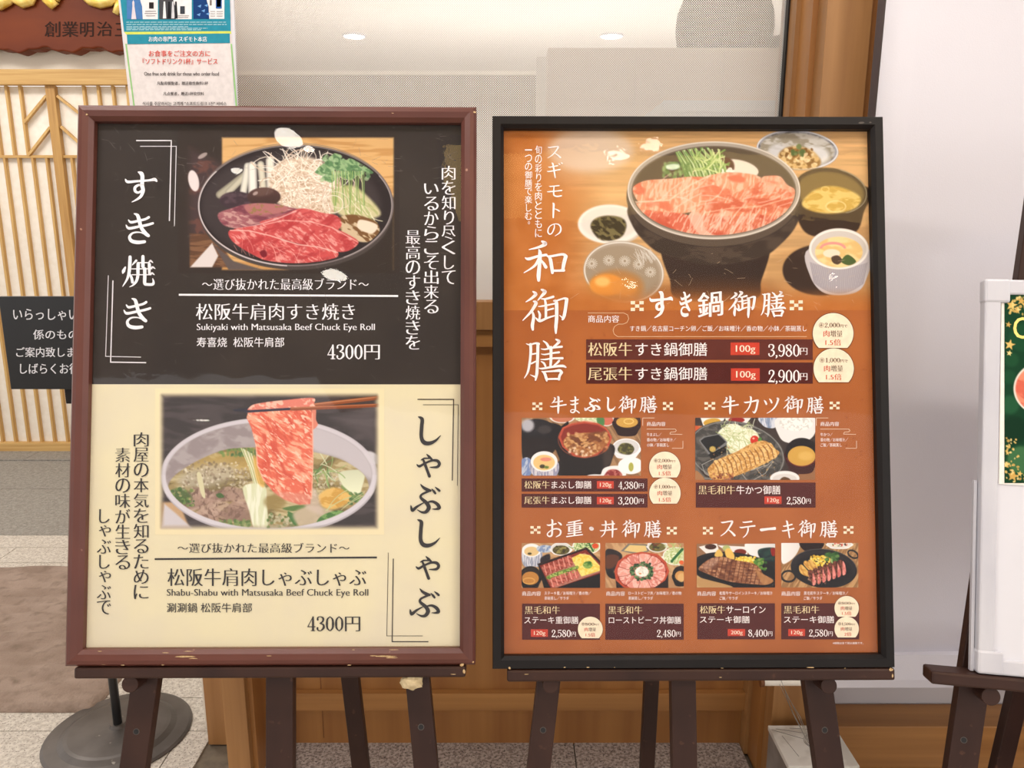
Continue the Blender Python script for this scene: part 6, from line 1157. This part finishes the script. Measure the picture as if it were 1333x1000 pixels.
text(BR, sR, '松阪牛', (911, 788.8, 944, 798.8), GD); text(BR, sR, 'サーロイン', (945.6, 789, 996.5, 798.6), WH, style='plain'); text(BR, sR, 'ステーキ御膳', (911, 802, 976, 811.4), WH, style='plain'); tagbox(947.3, 819, 970, 828.2, '200g'); price(BR, sR, '8,400', (974, 819.6, 999, 829), WH); text(BR, sR, '円', (999.8, 822.3, 1005.4, 828.2), WH)
text(BR, sR, '黒毛和牛', (1020.3, 788.8, 1066.5, 798.8), GD); text(BR, sR, 'ステーキ御膳', (1020.3, 802, 1086, 811.4), WH, style='plain'); tagbox(1026, 819, 1048, 828.2, '120g'); price(BR, sR, '2,580', (1053, 819.6, 1077.5, 829), WH); text(BR, sR, '円', (1078.3, 822.3, 1084, 828.2), WH)
badge(1086.3, 776, 1118, 803, '⊕800', '1.5倍', 0); badge(1086.3, 803, 1118, 830, '⊕1,500', '2倍', 0)
text(BR, sR, '※価格は全て税込価格です。', (1084, 835.8, 1124, 838.9), WH, .0011, 'plain')
glaze(BR, tR, M['glaze_right'], .64, .89)
scratches(BR, tR, 60, (690, 330, 1120, 400), (206, 180, 150), 3)
chips(BR, tR, [(1121, 160, 9, 3.5), (1133, 159.5, 4, 2.5)], .0183, M['iron'])

# ---- white framed board on the right easel
pt0 = BWd.uv(1283, 364, .01); Hw = pt0[1]; Ww = .9; u0 = BWd.uv(1277, 620, .01)[0]
wbT = thing('white_board', BWd.w(.45, 0, 0), 'white aluminium-framed board at the right edge with a dark green festive flyer', 'board')
def bq(u0_, v0_, u1_, v1_, n0_, n1_): return prism([BWd.w(a, b, n0_) for a, b in ((u0_, v0_), (u1_, v0_), (u1_, v1_), (u0_, v1_))], [BWd.w(a, b, n1_) for a, b in ((u0_, v0_), (u1_, v0_), (u1_, v1_), (u0_, v1_))])
r = .024; uL = u0; uR = u0+Ww
V, F = bq(uL+.004, .004, uR-.004, Hw-.004, -.006, .008); put('writing_surface', V, F, M['white_board'], wbT)
for q in ((uL, .03, uL+r, Hw-.03), (uR-r, .03, uR, Hw-.03), (uL+.03, 0, uR-.03, r), (uL+.03, Hw-r, uR-.03, Hw)):
    V, F = bq(*q, -.008, .013); put('frame_rail', V, F, M['white_alu'], wbT, bevel=.003)
for a, b in ((uL, 0), (uR-.036, 0), (uL, Hw-.036), (uR-.036, Hw-.036)):
    V, F = bq(a-.0012, b-.0012 if b else 0, a+.037, b+.037, -.009, .0145); put('corner_cap', V, F, M['white_alu'], wbT, bevel=.004)
V, F = bq(uL-.006, .0, uL-.0012, .30, -.008, .0); put('edge_strip', V, F, M['white_alu'], wbT)
fz = thing('festive_flyer', BWd.w(.45, .3, .009), 'dark green flyer with gold stars and script taped on the white board', 'flyer')
x1f = 1500
P = [BWd.uv(x, y, .0085) for x, y in ((1303.5, 377), (1461, 374), (1461, 640), (1300, 630))]
V, F = prism([BWd.w(u, v, .0085) for u, v in P], [BWd.w(u, v, .0098) for u, v in P]); ff = put('flyer_sheet', V, F, flat((240, 234, 226)), fz)
fc = paint_festive(); photo(BWd, ff, fc, .0102)
text(BWd, ff, 'Christmas', (1319, 413, 1446, 441), (238, 222, 130), .0107, 'bold')

# ---- teal laminated flyer on the left post
YFl = YP-.012; FB = Board((0, YFl, 1.4), 0, 0)
P = [on_y(x, y, YFl) for x, y in ((152, -18), (303.5, -18), (311, 200), (176, 200))]
fl2 = thing('laminated_flyer', (P[2]+P[3])/2+Vector((0, .006, 0)), 'teal and white laminated notice with red writing above the brown framed poster', 'flyer')
V, F = prism(P, [p+Vector((0, .006, 0)) for p in P]); fs = put('laminated_sheet', V, F, mat('laminate', (226, 224, 228), .25, (222, 220, 226), (4, 4, 4)), fl2)
TL = (44, 138, 160)
def fpoly(pts, c, n): polyp(FB, fs, pts[::-1], c, n)
fpoly([(155.5, -18), (298.5, -18), (303, 162), (173, 162)][0:0] or [(154, -18), (299.5, -18), (306.5, 200), (176, 200)], (222, 214, 212), .0006)
fpoly([(154.5, -18), (299, -18), (300.5, 40.5), (161.5, 41.5)], TL, .0010)
fpoly([(161.5, 41.5), (300.5, 40.5), (301.3, 44), (164.2, 44.8)], (206, 214, 96), .0010)
fpoly([(165, 45), (299, 43.5), (299.3, 56), (166, 57.5)], TL, .0013)
fpoly([(163, 57), (165, 57), (176, 142), (174, 142)], (150, 196, 130), .0010); fpoly([(300, 57), (302, 57), (309, 142), (307, 142)], (150, 196, 130), .0010)
cells = [(164.5, 0.2, 205.5, 25), (206.5, 0.2, 249.5, 25), (251, 0.2, 292, 24.5)]
for (x0, y0, x1, y1), col in zip(cells, ((74, 120, 176), (70, 70, 74), (24, 60, 116))):
    fpoly([(x0, y0-18), (x1, y0-18), (x1, y1), (x0+.8, y1)], (232, 230, 230), .0013)
    xm = x0+(x1-x0)*.5; P_ = [(x0, y0-18), (xm-6, y0-18), (xm-2, y0+2), (xm, y0+8), (xm+.8, y1), (x0+.8, y1)]; fpoly(P_, col, .0016)
fpoly([(171, 25), (172.3, 8), (172, 3), (173.5, 0), (175, 3), (175, 8), (177.5, 25)], (214, 206, 214), .0019)
for x, c in ((212, (226, 226, 228)), (218, (30, 30, 34)), (223, (206, 206, 210)), (227, (40, 40, 44))): fpoly([(x, 24), (x+1, 2), (x+3, 2), (x+4.4, 24)], c, .0019)
for x, y in ((257, 8), (262, 14), (256, 19), (266, 7), (268, 18)): fpoly([(x, y), (x+5, y-2), (x+4, y+2)], (110, 160, 214), .0019)
for x, y, w, h, c in ((194, 3, 6, 8, (40, 36, 36)), (234.5, 8, 6, 10, (60, 64, 72)), (281, -4, 7.5, 15, (40, 90, 160)), (282, -3, 5.5, 12, (226, 232, 238)), (273, 0, 2.5, 7, (120, 110, 106))): fpoly([(x, y), (x+w, y), (x+w, y+h), (x, y+h)], c, .002)
for i, (x0, x1) in enumerate(((189, 203), (188, 204), (190, 202))): fpoly([(x0, 14+i*3), (x1, 14+i*3), (x1, 14.9+i*3), (x0, 14.9+i*3)], (150, 146, 146), .002)
for i, (x0, x1) in enumerate(((231, 246), (232, 245))): fpoly([(x0, 20+i*2.2), (x1, 20+i*2.2), (x1, 20.8+i*2.2), (x0, 20.8+i*2.2)], (150, 146, 146), .002)
for x0, x1 in ((274, 280), (282, 290)):
    for i in range(3): fpoly([(x0, 14.5+i*3), (x1, 14.5+i*3), (x1, 15.3+i*3), (x0, 15.3+i*3)], (150, 146, 146), .002)
for y, x1 in ((28.5, 295), (31.5, 295), (34.4, 245), (36.4, 270), (38.4, 262)): 
    x = 164.5
    while x < x1:
        w = random.uniform(3, 8); fpoly([(x, y), (min(x1, x+w), y-.1), (min(x1, x+w), y+.8), (x, y+.9)], (168, 208, 216), .0013); x += w+1
DK = (70, 62, 62)
text(FB, fs, 'お肉の専門店 スギモト本店', (193.5, 47.3, 269.5, 54.3), (236, 240, 244), .002, 'bold')
text(FB, fs, 'お食事をご注文の方に', (193.5, 65.7, 273.8, 73.7), (206, 66, 50), .002, 'bold'); text(FB, fs, '『ソフトドリンク1杯』サービス', (185.6, 75.8, 283.2, 84), (206, 66, 50), .002, 'bold')
text(FB, fs, 'One free soft drink for those who order food', (187.6, 93.6, 285, 98.4), DK, .002, 'bold'); text(FB, fs, '凡點用餐點者，贈送軟性飲料1杯', (204.3, 106, 271, 110.8), DK, .002, 'bold')
text(FB, fs, '凡点餐者，赠送1杯软饮料', (212.5, 119.6, 265.5, 124.4), DK, .002, 'bold'); text(FB, fs, '식사를 주문하시는 고객께 "소프트드링크 1잔" 서비스', (185.3, 132.4, 295, 137.4), DK, .002, 'bold')

# ---- white roll-down screen at the right
YSc = 1.62; xs0 = on_y(1148.5, 60, YSc).x; zsb = on_y(1200, 888, YSc).z
rs_ = thing('roll_screen', (xs0+.7, YSc, zsb), 'tall white hanging roll screen behind the white board, its bottom bar above the timber base', 'screen')
NX, NZ = 24, 20; V = []; F = []
for j in range(NZ+1):
    for i in range(NX+1):
        s_ = i/NX; V.append((xs0+1.5*s_, YSc+.012*math.sin(s_*5), zsb+.045+(CEIL-.08-zsb-.045)*j/NZ))
F = [(j*(NX+1)+i, j*(NX+1)+i+1, (j+1)*(NX+1)+i+1, (j+1)*(NX+1)+i) for j in range(NZ) for i in range(NX)]
o = put('screen_fabric', V, F, M['screen'], rs_, smooth=True); sm_ = o.modifiers.new('thickness', 'SOLIDIFY'); sm_.thickness = .0012
V, F = bq.__globals__['prism']([(xs0, YSc-.009, zsb-.009), (xs0, YSc-.011, zsb+.012), (xs0, YSc-.006, on_y(1200, 851, YSc).z), (xs0, YSc+.012, on_y(1200, 851, YSc).z), (xs0, YSc+.012, zsb-.009)], [(xs0+1.5, YSc-.009, zsb-.009), (xs0+1.5, YSc-.011, zsb+.012), (xs0+1.5, YSc-.006, on_y(1200, 851, YSc).z), (xs0+1.5, YSc+.012, on_y(1200, 851, YSc).z), (xs0+1.5, YSc+.012, zsb-.009)])
put('hem_pocket', V, F, M['screen'], rs_)
xr_ = on_y(994, 886, YSc).x; V, F = cyl((xr_, YSc, zsb), (xs0+.05, YSc, zsb), .0085); o = put('bottom_bar', V, F, M['paper'], rs_); o['label'] = 'pale bottom bar sticking out to the left'
V, F = cyl((xr_-.008, YSc, zsb), (xr_, YSc, zsb), .0115); put('bar_end_cap', V, F, M['wood_dark'], rs_)
V, F = cyl((xs0-.02, YSc, CEIL-.06), (xs0+1.52, YSc, CEIL-.06), .03); put('top_roller', V, F, M['white_alu'], rs_)

# ---- small stone box with steel wires
zb = .2; A = on_z(1001, 945, zb); C_ = on_z(1114, 997, zb); Bk = on_z(1082, 945, zb)
xb0, xb1 = A.x, on_z(1088, 950, zb).x; yb0, yb1 = C_.y, A.y
sb = thing('stone_box', ((xb0+xb1)/2, (yb0+yb1)/2, 0), 'pale stone box with engraved lines on top, behind the right leg of the middle easel', 'box')
box('body', (xb0, yb0, 0), (xb1, yb1, zb-.012), M['boxside'], sb, .003); box('lid', (xb0-.002, yb0-.002, zb-.012), (xb1+.002, yb1+.002, zb), M['marble'], sb, .002)
ZB = type('Z', (), {})()
cx, cy = on_z(1062, 966, zb).x, on_z(1062, 966, zb).y
for rr in (.018, .024, .027):
    pts = [(cx+rr*math.cos(a*math.pi/18), cy+rr*math.sin(a*math.pi/18), zb+.0003) for a in range(37)]; V, F = tube(pts, .00045, 4); put('engraved_ring', V, F, M['iron'], sb)
for a, b in (((1004, 950), (1046, 962)), ((1010, 949), (1050, 955)), ((1018, 958), (1040, 985)), ((1028, 948), (1060, 950))):
    V, F = tube([on_z(*a, zb+.0003), on_z(*b, zb+.0003)], .0004, 4); put('engraved_line', V, F, M['iron'], sb)
wv = thing('wire_bundle', on_z(1056, 962, zb), 'thin steel wires standing up from the pale stone box', 'wire')
for k, (x0, y0) in enumerate(((1017, 886), (1015, 891), (1021, 897), (1024, 905))):
    a = on_y(1053, 948, 1.60); a.z = zb+.001; b = on_y(x0, y0, 1.56); m1 = (a*.5+b*.5)+Vector((.004*k-.006, 0, .002*k))
    V, F = tube([a+Vector((.002*k, 0, 0)), m1, b], .0007, 5); put('wire', V, F, M['steel'], wv)

# ---------------------------------------------------------------- inside the room, seen through the dotted film
yc = 2.9; c0 = on_y(713, 62, yc); c1 = on_y(1056, 62, yc)
cb = thing('tall_cabinet', ((c0.x+c1.x)/2, yc+.25, 0), 'beige tall cabinet behind the dotted window', 'cabinet')
box('carcass', (c0.x, yc, 0), (c1.x, yc+.5, c0.z), M['cabinet'], cb, .004)
box('plinth', (c0.x+.01, yc-.01, 0), (c1.x-.01, yc, .08), M['wood_dark'], cb)
for i in range(3):
    w_ = (c1.x-c0.x)/3; box('door', (c0.x+w_*i+.003, yc-.014, .09), (c0.x+w_*(i+1)-.003, yc, c0.z-.012), M['cabinet'], cb, .002)
dv = on_y(698, 74, 2.75); dv1 = on_y(711, 74, 2.75)
ac = thing('acrylic_divider', ((dv.x+dv1.x)/2, 2.76, 0), 'narrow frosted divider post left of the beige cabinet behind the window', 'divider')
box('upright', (dv.x, 2.74, .02), (dv1.x, 2.765, dv.z), M['acrylic'], ac, .006); box('foot', (dv.x-.06, 2.66, 0), (dv1.x+.06, 2.84, .02), M['acrylic'], ac, .003)
b0 = on_y(868, 131, 2.35); b1 = on_y(1056, 131, 2.35)
pbx = thing('pale_blue_counter', ((b0.x+b1.x)/2, 2.5, 0), 'pale blue-white counter unit behind the lower right of the dotted window', 'counter')
box('body', (b0.x, 2.36, 0), (b1.x, 2.7, b0.z-.03), M['paleblue'], pbx, .003); box('top', (b0.x-.01, 2.34, b0.z-.03), (b1.x+.01, 2.72, b0.z), M['paleblue'], pbx, .004)
# round dark pot with a spout on the cabinet
pz = c0.z; pc = on_y(945, 30, 3.12); rP = (on_y(1008, 30, 3.12).x-on_y(882, 30, 3.12).x)/2
pt = thing('round_pot', (pc.x, 3.14, pz), 'big dark round pot with a spout on the beige cabinet behind the dotted glass', 'pot')
prof = [(rP*.9, .001), (rP*.93, .02), (rP*.97, .07), (rP*1.0, .11), (rP*.97, .17), (rP*.8, .25), (rP*.5, .30), (rP*.2, .32)]
V, F = lathe((pc.x, 3.14, pz), prof, 40); put('body', V, F, M['pot'], pt, smooth=False)
V, F = lathe((pc.x, 3.14, pz+.32), [(.05, 0), (.03, .02), (.04, .035), (.02, .05)], 24); put('lid_knob', V, F, M['pot'], pt)
s0 = on_y(995, 56, 3.12); s1 = on_y(1026, 50, 3.12); s2 = on_y(1046, 36, 3.12); V, F = tube([s0, s0*.5+s1*.5+Vector((0, 0, -.004)), s1, s2], .022, 12); put('spout', V, F, M['pot'], pt, smooth=True)
# recessed downlights in the room ceiling
def downlight(x, y, z, r, label, grp, m=None):
    d = thing('ceiling_downlight', (x, y, z), label, 'lamp', grp)
    V, F = lathe((x, y, z-.012), [(r*1.18, .012), (r*1.18, .003), (r*1.02, 0), (r, .004)], 32); put('trim_ring', V, F, M['white_alu'], d)
    V, F = lathe((x, y, z-.009), [(r*.98, 0), (r*.98, .003)], 32); put('lens', V, F, m or M['lamp'], d)
for px, lab in ((461, 'round ceiling downlight behind the dotted window above the brown frame'), (796, 'round ceiling downlight behind the dotted window above the black frame')):
    p = on_z(px, 45.5, zrc); downlight(p.x, p.y, zrc, .062, lab, None)
# ---------------------------------------------------------------- corridor lamps behind the camera, mirrored in the poster films
def mirror_hit(bd, px, py, z):
    d = cam_ray(px, py).normalized(); u, v = bd.uv(px, py, .004); p = bd.w(u, v, .004); r_ = d-bd.N*2*d.dot(bd.N); return p+r_*((z-p.z)/r_.z)
for bd, px, py, r in ((BL, 310, 213, .035), (BL, 257, 543, .05), (BL, 432, 352, .085), (BR, 823, 368, .04), (BR, 1085, 366, .03), (BL, 372, 178, .06), (BL, 400, 190, .03), (BR, 800, 190, .045), (BR, 850, 182, .05), (BR, 880, 205, .03)):
    p = mirror_hit(bd, px, py, CEIL); downlight(p.x, p.y, CEIL-(.034 if -1.1 < p.y < -.48 and p.x > -.25 else 0), r, 'round corridor ceiling downlight mirrored in the poster film', 'corridor ceiling downlights')
for (x, y, p_) in LAMPS:
    t_ = thing('ceiling_troffer', (x, y, CEIL-.02), 'rectangular corridor ceiling light', 'lamp', 'corridor ceiling troffers'); box('lens', (x-.45, y-.125, CEIL-.022), (x+.45, y+.125, CEIL-.001), M['lamp_soft'], t_)
run_text()
